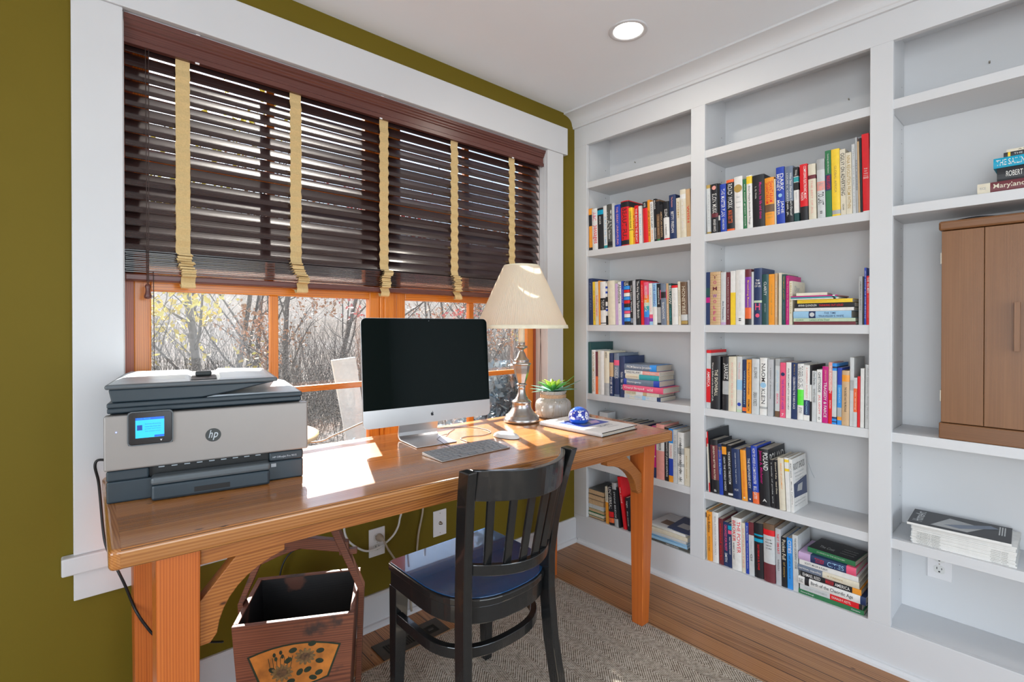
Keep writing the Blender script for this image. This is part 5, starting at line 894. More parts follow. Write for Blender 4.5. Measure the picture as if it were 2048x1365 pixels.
for i in range(NR+1):
    a = (PI/2)*i/NR; rr = math.cos(a)**.75; h = math.sin(a)*.019
    for k in range(NSg):
        t = 2*PI*k/NSg; vs.append((rr*.0275*math.copysign(abs(math.cos(t))**.85, math.cos(t)), rr*.054*math.copysign(abs(math.sin(t))**.85, math.sin(t)), .0012+h))
ms.add(vs, [(i*NSg+k,i*NSg+(k+1)%NSg,(i+1)*NSg+(k+1)%NSg,(i+1)*NSg+k) for i in range(NR) for k in range(NSg)], 0, True)
mo = obj('computer_mouse', ms, M['white_cord'], None, (-.872,-.432,.7602), (0,0,R(14))); tag(mo, 'white computer mouse between the keyboard and the lamp', 'mouse')
obj('mouse_base', MB().lathe([(.85,0),(.97,.0006),(1.0,.0014)], 0, 0, 24, 0).xf(Matrix.Diagonal((.0272,.0535,1,1))), M['alu'], mo, world=False)
kc = MB().tube([(-1.085,-.447,.7645),(-1.112,-.425,.7612),(-1.116,-.392,.7640),(-1.112,-.37,.7675),(-1.10,-.32,.7685),(-1.06,-.285,.7685),(-1.035,-.270,.7675),(-1.01,-.255,.7625),(-.98,-.225,.7615),(-.93,-.19,.7615)], .0011, 6)
tag(obj('keyboard_cable', kc, M['pr_logo']), 'thin grey cable running from the keyboard under the computer', 'cable')
def smooth(pts, n=6):
    out = []; P = [Vector(p) for p in pts]
    for i in range(len(P)-1):
        p0, p1, p2, p3 = P[max(i-1,0)], P[i], P[i+1], P[min(i+2, len(P)-1)]
        for k in range(n):
            t = k/n; out.append(.5*((2*p1)+(p2-p0)*t+(2*p0-5*p1+4*p2-p3)*t*t+(3*p1-p0-3*p2+p3)*t**3))
    return out + [P[-1]]
tag(obj('mouse_cable', MB().tube(smooth([(-1.03,-.455,.7615),(-1.025,-.395,.7615),(-1.015,-.345,.7615),(-.975,-.330,.7615),(-.925,-.355,.7615),(-.865,-.335,.7615),(-.845,-.265,.7615),(-.87,-.195,.7615),(-.93,-.145,.7615),(-.975,-.125,.7615),(-1.0,-.10,.764)]), .0012, 6), M['pr_logo']), 'thin looped cable lying on the desk right of the computer stand', 'cable')

# ------------------------------------------------------------ table lamp
LX, LY = -.622, -.246
la = thing('table_lamp', 'pewter candlestick table lamp with a cream pleated shade on the desk', 'lamp', (LX, LY, .7602))
def LL(name, mb, mat, **k): return obj(name, mb, mat, la, world=False, **k)
pf = [(.0,0),(.073,0),(.0755,.003),(.0755,.016),(.072,.020),(.069,.024),(.068,.028),(.060,.033),(.058,.036),(.050,.045),(.043,.056),(.041,.062),(.040,.072),(.041,.082),(.043,.084),(.038,.090),(.028,.096),(.026,.102),(.021,.110),(.017,.122),(.0155,.134),(.015,.142),(.018,.145),(.017,.149),(.015,.151),(.018,.154),(.023,.157),(.021,.161),(.017,.163)]
LL('base', MB().lathe(pf, 0, 0, 40), M['pewter'])
LL('urn', MB().lathe([(.016,.1625),(.019,.170),(.030,.205),(.0345,.228),(.036,.240),(.041,.2445),(.041,.247)], 0, 0, 8, smooth=False), M['pewter'])
LL('column', MB().lathe([(.041,.2472),(.036,.2505),(.029,.255),(.033,.2585),(.033,.263),(.026,.268),(.020,.278),(.016,.290),(.010,.300),(.009,.306),(.016,.311),(.026,.316),(.026,.320),(.016,.325),(.014,.331),(.016,.334),(.016,.337)], 0, 0, 36), M['pewter'])
LL('candle_tube', MB().lathe([(.0135,.3372),(.0135,.425),(.011,.428)], 0, 0, 24), M['candle'])
LL('socket', MB().lathe([(.013,.428),(.017,.432),(.018,.465),(.014,.475)], 0, 0, 20), M['brass'])
LL('bulb', MB().lathe([(.013,.4752),(.016,.490),(.028,.515),(.031,.535),(.026,.555),(.012,.567),(.001,.570)], 0, 0, 24), M['bulb'])
LL('harp', MB().tube([(.013,0,.470),(.045,0,.50),(.056,0,.55),(.045,0,.62),(.012,0,.655),(0,0,.657),(-.012,0,.655),(-.045,0,.62),(-.056,0,.55),(-.045,0,.50),(-.013,0,.470)], .0018, 6), M['brass'])
NSH = 480; b = MB(); vs = []; lv = [(.1960,.404),(.1935,.412),(.1900,.4125),(.150,.500),(.112,.585),(.0790,.655),(.0755,.662)]
for j, (rr, z) in enumerate(lv):
    for k in range(NSH):
        a = 2*PI*k/NSH; amp = .0010 if 1 < j < len(lv)-1 else 0
        q = rr + amp*math.cos(a*120); vs.append((q*math.cos(a), q*math.sin(a), z))
b.add(vs, [(j*NSH+k,j*NSH+(k+1)%NSH,(j+1)*NSH+(k+1)%NSH,(j+1)*NSH+k) for j in range(len(lv)-1) for k in range(NSH)], 0, True)
shd = LL('lamp_shade', b, M['shade'])
trm = MB()
for rr, z0, z1 in ((.1975,.397,.412),(.0770,.6585,.665)):
    trm.lathe([(rr,z0),(rr+.001,z0+.002),(rr-.0022,z1),(rr-.004,z1),(rr-.0025,z0),(rr,z0)], 0, 0, 96, cap=False)
obj('shade_trim', trm, M['candle'], shd, world=False)
obj('shade_spider', MB().tube([(-.076,0,.660),(.076,0,.660)], .0014, 6).tube([(0,-.076,.660),(0,.076,.660)], .0014, 6).lathe([(.006,.659),(.008,.663),(.005,.670),(.001,.675)], 0, 0, 12), M['brass'], shd, world=False)
lamp_cord = MB().tube(smooth([(LX+.03,LY+.07,.7635),(LX+.05,LY+.12,.7632),(LX+.07,LY+.148,.7632)]), .0022, 6)
LL2 = obj('power_cord', lamp_cord, M['pr_logo'], la)

# ------------------------------------------------------------ succulent in a glazed pot
def glaze():
    m, nt, bb = new_mat('drip_glazed_stoneware'); tc = nt.nodes.new('ShaderNodeTexCoord'); sp = nt.nodes.new('ShaderNodeSeparateXYZ'); L(nt, tc.outputs['Object'], sp.inputs[0])
    mp = nt.nodes.new('ShaderNodeMapping'); mp.inputs['Scale'].default_value = (90, 90, 9); L(nt, tc.outputs['Object'], mp.inputs[0])
    no = nt.nodes.new('ShaderNodeTexNoise'); no.inputs['Scale'].default_value = 1; no.inputs['Detail'].default_value = 2; L(nt, mp.outputs[0], no.inputs[0])
    r = ramp(nt, [(.40,(.33,.305,.27)),(.56,(.37,.34,.30)),(.63,(.27,.22,.17)),(.70,(.36,.33,.28))]); L(nt, no.outputs['Fac'], r.inputs[0])
    L(nt, r.outputs[0], bb.inputs['Base Color']); bb.inputs['Roughness'].default_value = .22; bb.inputs['Coat Weight'].default_value = .4; return m
PX, PY = -.431, -.250
po = thing('potted_succulent', 'succulent in a squat grey glazed pot by the lamp', 'plant', (PX, PY, .7602))
obj('pot', MB().lathe([(.0,0),(.068,0),(.074,.004),(.079,.018),(.081,.045),(.0795,.062),(.076,.070),(.066,.078),(.0575,.083),(.0560,.088),(.0555,.104),(.0590,.110),(.0605,.114),(.0585,.118),(.055,.117),(.053,.108),(.053,.092),(0,.092)], 0, 0, 48), glaze(), po, world=False)
obj('rope_band', MB().lathe([(.0575,.0865),(.0590,.0885),(.0578,.0905),(.0590,.0930),(.0578,.0955),(.0588,.098),(.0575,.101),(.0560,.102)], 0, 0, 48, cap=False), plain('tan_rope', (.42,.26,.15), .9, var=.3, scale=300), po, world=False)
obj('soil', MB().lathe([(.0,.1005),(.030,.103),(.0525,.100)], 0, 0, 24, cap=False), plain('soil', (.05,.035,.02), .95), po, world=False)
lm = [plain('leaf_blue_green', (.12,.33,.24), .38, var=.25, scale=40), plain('leaf_green', (.10,.40,.07), .35, var=.25, scale=40), plain('leaf_lime', (.50,.72,.08), .35, var=.2, scale=40)]
rp = random.Random(4)
def leaf(ang, length, width, lift, curl, z0, mat, droop=0):
    b = MB(); n = 8; path = []
    for i in range(n+1):
        t = i/n; w = width*(.55+.9*t-.2*t*t)*(1-t**5)*.9 if t < 1 else .0004; w = max(w*math.sin(PI*min(.5+t*.5, .999))**.35 if t > .6 else w, .0004)
        rr = length*t; z = z0 + lift*math.sin(t*PI/2)*length + curl*length*t*t - droop*length*t*t
        path.append((rr+.006, z, w))
    vs = []
    for rr, z, w in path: vs += [(rr, -w/2, z+.0015), (rr, 0, z-.0025*min(1, w/width)), (rr, w/2, z+.0015), (rr, 0, z+.0012)]
    fs = [(4*i+k, 4*i+(k+1)%4, 4*i+4+(k+1)%4, 4*i+4+k) for i in range(n) for k in range(4)]
    b.add(vs, fs, 0, True).xf(Matrix.Rotation(ang, 4, 'Z')); obj('leaf', b, mat, po, world=False)
for k in range(11): leaf(2*PI*k/11+.25, rp.uniform(.085,.105), 0.034, .12+rp.uniform(-.04,.08), .02, .112, lm[0])
for k in range(9): leaf(2*PI*k/9+.5, .070, .030, .40, .1, .116, lm[1])
for k in range(8): leaf(2*PI*k/8+.1, .048, .027, .8, .1, .119, lm[2])
for k in range(5): leaf(2*PI*k/5+.4, .028, .018, 1.25, .0, .121, lm[2])
leaf(R(-42), .118, .015, .20, .22, .112, lm[0]); leaf(R(-24), .100, .010, .30, .35, .114, lm[1]); leaf(R(140), .092, .017, .05, -.1, .112, lm[0])

# ------------------------------------------------------------ book and paperweight on the desk
bk = thing('coffee_table_book', 'large white picture book with a blue photo lying flat on the desk', 'book', (-.506,-.511,.7602), R(1))
obj('page_block', MB().box(-.108,.106,-.152,.152,.0028,.0128), M['page'], bk, world=False)
cv = MB().prism([(0,.113),(.0026,.113),(.0026,-.108),(.0130,-.108),(.0130,.113),(.0158,.113),(.0158,-.110),(.0140,-.1145),(.0080,-.1165),(.0020,-.1145),(0,-.110)], 'y', -.1565, .1565, 0)
obj('cover', cv, [M['pagew']], bk, world=False)
obj('black_edge', MB().box(-.112,.1138,-.1572,-.1563,.0132,.0160).box(-.112,.1138,-.1572,-.1563,0,.0026).box(.1128,.1138,-.1565,.1565,.0132,.0160).box(.1128,.1138,-.1565,.1565,0,.0026), M['blackp'], bk, world=False)
ph = MB().quad((-.085,-.045,.0162),(.085,-.045,.0162),(.085,.085,.0162),(-.085,.085,.0162), 0).add([(-.05,-.02,.0163),(.0,-.03,.0163),(.05,.0,.0163),(.07,.05,.0163),(.02,.07,.0163),(-.03,.04,.0163)], [(0,1,2,3,4,5)], 1)
ph.add([(.0,-.02,.0164),(.05,-.025,.0164),(.075,.015,.0164),(.03,.02,.0164)], [(0,1,2,3)], 2)
put_text(ph, 'LIGHTS', (-.03,-.085,.0162), (1,0,0), (0,1,0), .085, .022, 3, 0); put_text(ph, 'of the bay', (-.01,-.11,.0162), (1,0,0), (0,1,0), .07, .008, 3, 0)
obj('cover_picture', ph, [cmat('bl'), cmat('sl'), cmat('li'), cmat('sl')], bk, world=False, recalc=False)
def millefiori():
    m, nt, bb = new_mat('blue_white_cane_glass'); tc = nt.nodes.new('ShaderNodeTexCoord'); vo = nt.nodes.new('ShaderNodeTexVoronoi'); vo.inputs['Scale'].default_value = 62; L(nt, tc.outputs['Object'], vo.inputs['Vector'])
    r = ramp(nt, [(0,(.75,.75,.78)),(.10,(.02,.03,.25)),(.20,(.8,.8,.82)),(.47,(.02,.04,.35))], 'CONSTANT'); L(nt, vo.outputs['Distance'], r.inputs[0])
    sp = nt.nodes.new('ShaderNodeSeparateXYZ'); L(nt, tc.outputs['Object'], sp.inputs[0]); r2 = ramp(nt, [(0,(1,1,1)),(.014,(0,0,0)),(.050,(1,1,1))], 'CONSTANT'); L(nt, sp.outputs['Z'], r2.inputs[0])
    mx = nt.nodes.new('ShaderNodeMix'); mx.data_type = 'RGBA'; L(nt, r2.outputs[0], mx.inputs[0]); L(nt, r.outputs[0], mx.inputs[6]); mx.inputs[7].default_value = (.02,.10,.50,1)
    L(nt, mx.outputs[2], bb.inputs['Base Color']); bb.inputs['Roughness'].default_value = .04; bb.inputs['Coat Weight'].default_value = 1; bb.inputs['Coat Roughness'].default_value = .0; return m
pwp = [(0,0),(.024,0)] + [(.0425*math.cos(a), .0235+.0400*math.sin(a)) for a in [R(-36+126*i/16) for i in range(16)]] + [(.0005,.0635)]
pw = obj('paperweight', MB().lathe(pwp, 0, 0, 40), millefiori(), None, (-.520,-.478,.7767)); tag(pw, 'round blue and white glass paperweight sitting on the picture book', 'paperweight')

# ------------------------------------------------------------ chair
ch = thing('side_chair', 'black wooden slat back chair pulled up to the desk', 'chair', (-1.17,-.60,0))
def sup(half, yfront, yback, n=28, x0=-1.157, yflat=-.60):
    pts = [(x0-half, yfront+.012), (x0-half+.012, yfront), (x0+half-.012, yfront), (x0+half, yfront+.012)]
    pts = [(x0+half-.012, yfront), (x0-half+.012, yfront), (x0-half, yfront-.012)]
    for i in range(n+1):
        a = PI*i/n; c = math.cos(a); s = math.sin(a)
        pts.append((x0 - half*math.copysign(abs(c)**.80, c), yflat + (yback-yflat)*abs(s)**.80))
    pts.append((x0+half, yfront-.012)); return pts
so = sup(.197, -.428, -.812)
obj('seat', MB().prism(so, 'z', .4320, .4530), M['chair'], ch, bevel=.004, seg=3)
obj('seat_sheen_layer', MB().prism(sup(.192, -.433, -.806), 'z', .4532, .4560), M['seat'], ch, bevel=.0022, seg=3)  # thin layer added to carry the painted blue sheen
obj('seat_rail', MB().prism(sup(.192, -.433, -.806), 'z', .3850, .4316), M['chair'], ch, bevel=.002)
def tleg(x0, x1, y0, y1, xb0, xb1, yb0, yb1):
    obj('leg', MB().hexa([(xb0,yb0,.0065),(xb1,yb0,.0065),(xb1,yb1,.0065),(xb0,yb1,.0065)], [(x0,y0,.384),(x1,y0,.384),(x1,y1,.384),(x0,y1,.384)]), M['chair'], ch, bevel=.002)
tleg(-1.347,-1.303,-.474,-.432, -1.345,-1.317,-.462,-.434); tleg(-1.008,-.964,-.474,-.432, -.994,-.966,-.462,-.434)
for sg in (-1, 1):
    pth = []
    for z, y, dx in ((.0065,-.822,.178),(.10,-.802,.172),(.25,-.782,.160),(.40,-.772,.154),(.50,-.773,.154),(.60,-.784,.160),(.70,-.803,.170),(.76,-.817,.177),(.815,-.833,.184)):
        pth.append(((-1.170+sg*dx, y-.006, z), (1,0,0), (0,1,0)))
    hw_, hd = .0135, .021
    obj('back_post', MB().sweep(pth, [(-hw_,-hd),(hw_,-hd),(hw_,hd),(-hw_,hd)], smooth=False), M['chair'], ch, bevel=.003)
def backrail(z0, z1, y_end, bul, half, name, th=.019):
    b = MB(); n = 24; vs = []
    for i in range(n+1):
        s = -1+2*i/n; x = -1.170+half*s; y = y_end - bul*(1-s*s)
        for dy, z in ((-th/2,z0),(th/2,z0),(th/2+ -.010*(z1-z0)/.08,z1),(-th/2-.010*(z1-z0)/.08,z1)): vs.append((x, y+dy, z))
    b.add(vs, [(4*i+k,4*i+(k+1)%4,4*i+4+(k+1)%4,4*i+4+k) for i in range(n) for k in range(4)] + [(0,1,2,3),(4*n,4*n+3,4*n+2,4*n+1)])
    return obj(name, b, M['chair'], ch, bevel=.002)
backrail(.7350,.8130,-.818,.088,.166,'crest_rail'); backrail(.5300,.5600,-.783,.078,.1450,'lower_rail')
for k in range(6):
    s = -.74+1.48*k/5
    xb, yb = -1.170+.145*s, -.783-.078*(1-s*s); xt, yt = -1.170+.166*s, -.812-.088*(1-s*s)
    w, th = .0115, .0045
    obj('back_slat', MB().hexa([(xb-w,yb-th,.5602),(xb+w,yb-th,.5602),(xb+w,yb+th,.5602),(xb-w,yb+th,.5602)], [(xt-w,yt-th,.7348),(xt+w,yt-th,.7348),(xt+w,yt+th,.7348),(xt-w,yt+th,.7348)]), M['chair'], ch, bevel=.0015)
hp_ = sup(.180, -.455, -.765, x0=-1.156); hp_ = [p for p in hp_ if p[1] < -.46]; hp_ = [(-1.336,-.474)] + hp_[1:-1] + [(-.976,-.474)]
pth = []
for i, p in enumerate(hp_):
    a = Vector(hp_[max(i-1,0)]); c = Vector(hp_[min(i+1,len(hp_)-1)]); t = (c-a).normalized(); nn = Vector((-t.y, t.x))
    pth.append(((p[0], p[1], .295), (nn.x, nn.y, 0), (0,0,1)))
obj('hoop_stretcher', MB().sweep(pth, [(-.010,-.015),(.010,-.015),(.010,.015),(-.010,.015)], smooth=False), M['chair'], ch, bevel=.002)

# ------------------------------------------------------------ painted wooden carrier under the desk
def crate_mats():
    out = []
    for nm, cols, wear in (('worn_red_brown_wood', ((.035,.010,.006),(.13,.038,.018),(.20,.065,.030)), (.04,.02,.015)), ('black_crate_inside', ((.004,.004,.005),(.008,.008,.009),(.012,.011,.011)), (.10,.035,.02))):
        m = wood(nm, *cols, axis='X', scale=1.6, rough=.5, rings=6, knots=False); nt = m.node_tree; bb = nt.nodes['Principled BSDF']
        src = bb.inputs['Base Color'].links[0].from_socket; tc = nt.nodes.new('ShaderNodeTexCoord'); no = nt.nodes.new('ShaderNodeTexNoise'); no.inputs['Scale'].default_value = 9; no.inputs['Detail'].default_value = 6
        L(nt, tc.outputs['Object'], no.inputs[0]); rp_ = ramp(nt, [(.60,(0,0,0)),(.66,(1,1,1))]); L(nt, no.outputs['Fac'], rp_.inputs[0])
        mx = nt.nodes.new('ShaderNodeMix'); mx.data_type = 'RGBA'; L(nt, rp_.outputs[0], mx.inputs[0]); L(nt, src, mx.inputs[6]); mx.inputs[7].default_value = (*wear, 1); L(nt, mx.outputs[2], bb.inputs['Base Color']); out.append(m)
    return out
CW, CI = crate_mats()
cr = thing('wooden_carrier', 'antique wooden carrier box with arched handle and painted flowers under the desk', 'box', (-1.567,-.331,0), R(-29))
HZ = .392; TX, TY, BX, BY = .152, .133, .128, .112
def cx_(z, a, b_): return a + (b_-a)*z/HZ
def wall_(side):
    t = .013; b = MB()
    if side in ('f','b'):
        s = -1 if side == 'f' else 1
        o0, o1 = s*BY, s*TY; i0, i1 = s*(BY-t), s*(TY-t); zt = HZ
        bot = [(-BX,o0,.0),(BX,o0,.0),(BX,i0,.0),(-BX,i0,.0)]; top = [(-TX,o1,zt),(TX,o1,zt),(TX,i1,zt),(-TX,i1,zt)]
        if s > 0: bot.reverse(); top.reverse()
    else:
        s = -1 if side == 'l' else 1
        bot = [(s*BX,-(BY-t),0),(s*BX,BY-t,0),(s*(BX-t),BY-t,0),(s*(BX-t),-(BY-t),0)]; top = [(s*TX,-(TY-t),HZ),(s*TX,TY-t,HZ),(s*(TX-t),TY-t,HZ),(s*(TX-t),-(TY-t),HZ)]
        if s < 0: bot.reverse(); top.reverse()
    b.hexa(bot, top, 0)
    return b
for nm, sd in (('front_board','f'),('back_board','b'),('side_board','l'),('side_board','r')):
    o = obj(nm, wall_(sd), [CW], cr, world=False, bevel=.002)
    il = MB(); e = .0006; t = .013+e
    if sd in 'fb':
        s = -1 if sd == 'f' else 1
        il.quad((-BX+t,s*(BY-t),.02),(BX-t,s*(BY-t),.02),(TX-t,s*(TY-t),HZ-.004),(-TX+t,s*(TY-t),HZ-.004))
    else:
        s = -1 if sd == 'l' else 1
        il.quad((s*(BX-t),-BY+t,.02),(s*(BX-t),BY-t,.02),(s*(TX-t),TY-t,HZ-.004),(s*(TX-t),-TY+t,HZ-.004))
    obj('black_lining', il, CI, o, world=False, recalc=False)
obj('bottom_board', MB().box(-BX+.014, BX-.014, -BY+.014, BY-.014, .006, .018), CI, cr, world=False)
hy0, hy1 = -.012, .014
hd = MB().prism([(z, x) for x, z in [(-.118,.489),(-.060,.513),(-.008,.528),(.128,.503),(.126,.535),(-.004,.561),(-.058,.546),(-.112,.522)]], 'y', hy0, hy1)
obj('handle_bar', hd, CW, cr, world=False, bevel=.002)
for poly in ([(-.158,.20),(-.1425,.20),(-.1545,.392),(-.098,.522),(-.118,.522),(-.169,.390)], [(.158,.06),(.1425,.06),(.1545,.392),(.078,.572),(.100,.574),(.171,.398)]):
    obj('handle_strut', MB().prism([(z, x) for x, z in poly], 'y', -.018, .018), CW, cr, world=False, bevel=.002)
obj('handle_peg', MB().box(.100,.150,-.008,.010,.497,.512), CW, cr, world=False, bevel=.001)
def fy(z): return -(BY+(TY-BY)*z/HZ) - .0007
def fp(pts, k=0): return [(x, fy(z)-.0002*k, z) for x, z in pts]
topa = arc((-.116,.306),(.0,.350),(.117,.312)); bota = arc((.085,.225),(.0,.190),(-.087,.222))
fan = topa + bota; n = len(fan); cxm = sum(p[0] for p in fan)/n; czm = sum(p[1] for p in fan)/n
inn = [(cxm+(x-cxm)*.945, czm+(z-czm)*.93) for x, z in fan]
pm = MB().add(fp(fan, 0), [tuple(range(n))], 1).add(fp(inn, 1), [tuple(range(n))], 0)
def ell(x, z, rx, rz, mi, k=2, rot=0):
    pm.add(fp([(x+rx*math.cos(a)*math.cos(rot)-rz*math.sin(a)*math.sin(rot), z+rx*math.cos(a)*math.sin(rot)+rz*math.sin(a)*math.cos(rot)) for a in [2*PI*i/14 for i in range(14)]], k), [tuple(range(14))], mi)
def petals(x, z, r):
    for i in range(12):
        a = 2*PI*i/12; ell(x+r*.62*math.cos(a), z+r*.5*math.sin(a), r*.42, r*.17, 3, 3, a)
    ell(x, z, r*.5, r*.4, 2, 4)
petals(.026,.289,.026); petals(-.032,.252,.027)
for x, z, q in ((-.004,.310,.3),(.044,.322,.2),(.064,.300,.1),(.062,.272,-.2),(-.016,.284,.7),(.032,.252,.5),(-.055,.262,-.6),(.012,.248,.9),(.060,.240,.4),(-.01,.226,.2),(.045,.228,-.3)): ell(x, z, .0105, .0070, 1, 2, q)
for i in range(7): x = -.060+.008*i; pm.add(fp([(x,.262),(x+.0016,.262),(x-.004+.002*i,.296),(x-.0055+.002*i,.296)], 2), [(0,1,2,3)], 1)
for x, z in ((-.050,.303),(-.034,.308),(-.046,.292),(-.030,.297)): ell(x, z, .004, .006, 1, 3)
obj('painted_flowers', pm, [plain('ochre_orange_paint', (.42,.14,.02), .5, var=.35, scale=25), plain('dark_green_paint', (.012,.022,.010), .5, var=.3), plain('brown_flower_paint', (.10,.05,.02), .6, var=.5, scale=150), plain('umber_petal_paint', (.16,.09,.03), .6, var=.4, scale=150)], cr, world=False, recalc=False)

# ------------------------------------------------------------ outlets, cords
def outlet(x, z, y, label, name='wall_outlet', facing='S', plug=False):
    t = thing(name, label, 'outlet', (x, y, z), 0 if facing == 'S' else R(-90))
    obj('cover_plate', MB().box(-.034,.034,-.005,0,-.0545,.0545), M['plate'], t, world=False, bevel=.003)
    for s in (1, -1):
        rc = obj('receptacle', MB().prism([(zz*.0165*.86+s*.0195, xx*.0165) for zz, xx in [(math.cos(2*PI*i/20), max(-.88,min(.88,math.sin(2*PI*i/20)*1.1))) for i in range(20)]], 'y', -.0064, -.0051), M['white_cord'], t, world=False)
        sl = MB().box(-.0075,-.0055,-.0067,-.0063,s*.0195+.000,s*.0195+.008).box(.0055,.0075,-.0067,-.0063,s*.0195+.001,s*.0195+.007).disc((0,-.0067,s*.0195-.007),.0028,(1,0,0),(0,0,1),0,10)
        obj('slots', sl, M['slot'], rc, world=False, recalc=False)
    obj('screw', MB().disc((0,-.0055,0),.0022,(1,0,0),(0,0,1),0,10), M['brass'], t, world=False, recalc=False)
    return t
outlet(-1.168, .324, 0, 'white duplex wall outlet under the desk with a beige plug in it')
outlet(-1.508, .334, 0, '') if False else None
o = outlet(0, 0, 0, 'white duplex outlet on the back of the right bay, below the magazines'); o.location = (.2118,-1.508,.331); o.rotation_euler = (0,0,R(-90))
cx = thing('coaxial_wall_plate', 'white coaxial cable wall plate beside the chair', 'wall plate', (-.875, 0, .322))
obj('cover_plate', MB().box(-.0335,.0335,-.005,0,-.055,.055), M['plate'], cx, world=False, bevel=.003)
obj('coax_jack', MB().lathe([(.0075,0),(.0075,.003),(.0048,.0032),(.0048,.012),(.002,.0125)], 0, 0, 12).xf(Matrix.Translation((0,-.005,0)) @ Matrix.Rotation(R(90), 4, 'X')), M['brass'], cx, world=False)
for s in (-.042,.042): obj('screw', MB().disc((0,-.0055,s),.0022,(1,0,0),(0,0,1),0,10), M['brass'], cx, world=False, recalc=False)
pg = thing('beige_power_plug', 'beige power plug in the outlet with its grey cord hanging right', 'plug', (-1.163,-.0070,.343))
obj('plug_body', MB().lathe([(.013,0),(.0145,.003),(.0135,.018),(.009,.026),(.006,.030)], 0, 0, 18).xf(Matrix.Rotation(R(90), 4, 'X')), M['beige'], pg, world=False)
obj('cord', MB().tube(smooth([(-1.163,-.034,.343),(-1.155,-.040,.332),(-1.140,-.038,.300),(-1.115,-.03,.262),(-1.08,-.03,.20),(-1.04,-.03,.10),(-1.03,-.03,.012)]), .0042, 8), M['beige'], pg)
tag(obj('looping_cable', MB().tube(smooth([(-1.060,-.060,.700),(-1.068,-.045,.56),(-1.076,-.035,.44),(-1.083,-.03,.400),(-1.090,-.03,.372),(-1.112,-.03,.342),(-1.150,-.03,.320),(-1.190,-.03,.311),(-1.225,-.03,.314),(-1.262,-.03,.338),(-1.300,-.03,.380),(-1.316,-.035,.44),(-1.32,-.05,.56),(-1.31,-.06,.70)]), .0040, 8), M['white_cord']), 'white power cord looping in front of the outlet under the desk', 'cord')
tag(obj('hanging_cable', MB().tube(smooth([(-.960,-.020,.70),(-.962,-.016,.50),(-.965,-.012,.407),(-.970,-.012,.375),(-.984,-.012,.319),(-.991,-.012,.269),(-.993,-.012,.20),(-.990,-.03,.012)]), .0042, 8), M['beige']), 'pale grey cord hanging down the wall between the two wall plates', 'cord')
def to_local(mb, root): return mb.xf((Matrix.Translation(root.location) @ Matrix.Rotation(root.rotation_euler.z, 4, 'Z')).inverted())
obj('power_cord', to_local(MB().tube(smooth([(-1.985,-.062,.800),(-2.012,-.060,.806),(-2.019,-.060,.790),(-2.012,-.055,.749),(-2.008,-.055,.700),(-2.003,-.06,.62),(-1.998,-.07,.577),(-1.987,-.08,.541),(-1.974,-.085,.505),(-1.960,-.12,.47),(-1.945,-.180,.428),(-1.925,-.190,.383),(-1.898,-.19,.338),(-1.850,-.19,.304),(-1.80,-.16,.272),(-1.76,-.12,.235),(-1.72,-.08,.20)]), .0034, 8), pr_), M['black_cord'], pr_, world=False)
tag(obj('wall_cable', MB().tube(smooth([(-1.30,-.03,.70),(-1.36,-.022,.50),(-1.43,-.02,.400),(-1.484,-.02,.393),(-1.512,-.02,.375),(-1.530,-.02,.338),(-1.536,-.02,.28),(-1.53,-.02,.14),(-1.52,-.03,.010)]), .0030, 8), M['black_cord']), 'black cord against the wall behind the carrier handle', 'cord')
obj('power_cord', to_local(MB().tube(smooth([(-1.44,-.050,.7635),(-1.40,-.052,.7632),(-1.36,-.048,.775),(-1.30,-.042,.790),(-1.24,-.038,.806),(-1.16,-.05,.83),(-1.12,-.15,.90)]), .0030, 8), im), M['beige'], im, world=False)

# ------------------------------------------------------------ floor vent, rug
vt = thing('floor_vent', 'bronze metal floor register by the window wall', 'vent', (-1.114,-.174,0))
obj('vent_frame', MB().box(-.138,.138,.026,.053,.0002,.004).box(-.138,.138,-.053,-.026,.0002,.004).box(-.138,-.108,-.0258,.0258,.0002,.004).box(.108,.138,-.0258,.0258,.0002,.004).box(.052,.058,-.0258,.0258,.0002,.004), M['vent'], vt, world=False)
obj('vent_void', MB().box(-.1078,.1078,-.0257,.0257,.0002,.0008), M['slot'], vt, world=False)
for k in range(17): 
    x = -.1015+.0092*k; obj('louver', MB().hexa([(x,-.0257,.001),(x+.0018,-.0257,.001),(x+.0018,.0257,.001),(x,.0257,.001)], [(x+.0015,-.0257,.0038),(x+.0033,-.0257,.0038),(x+.0033,.0257,.0038),(x+.0015,.0257,.0038)]), M['vent'], vt, world=False)
obj('vent_lever', MB().box(.072,.092,-.004,.004,.0008,.0050), M['vent'], vt, world=False)
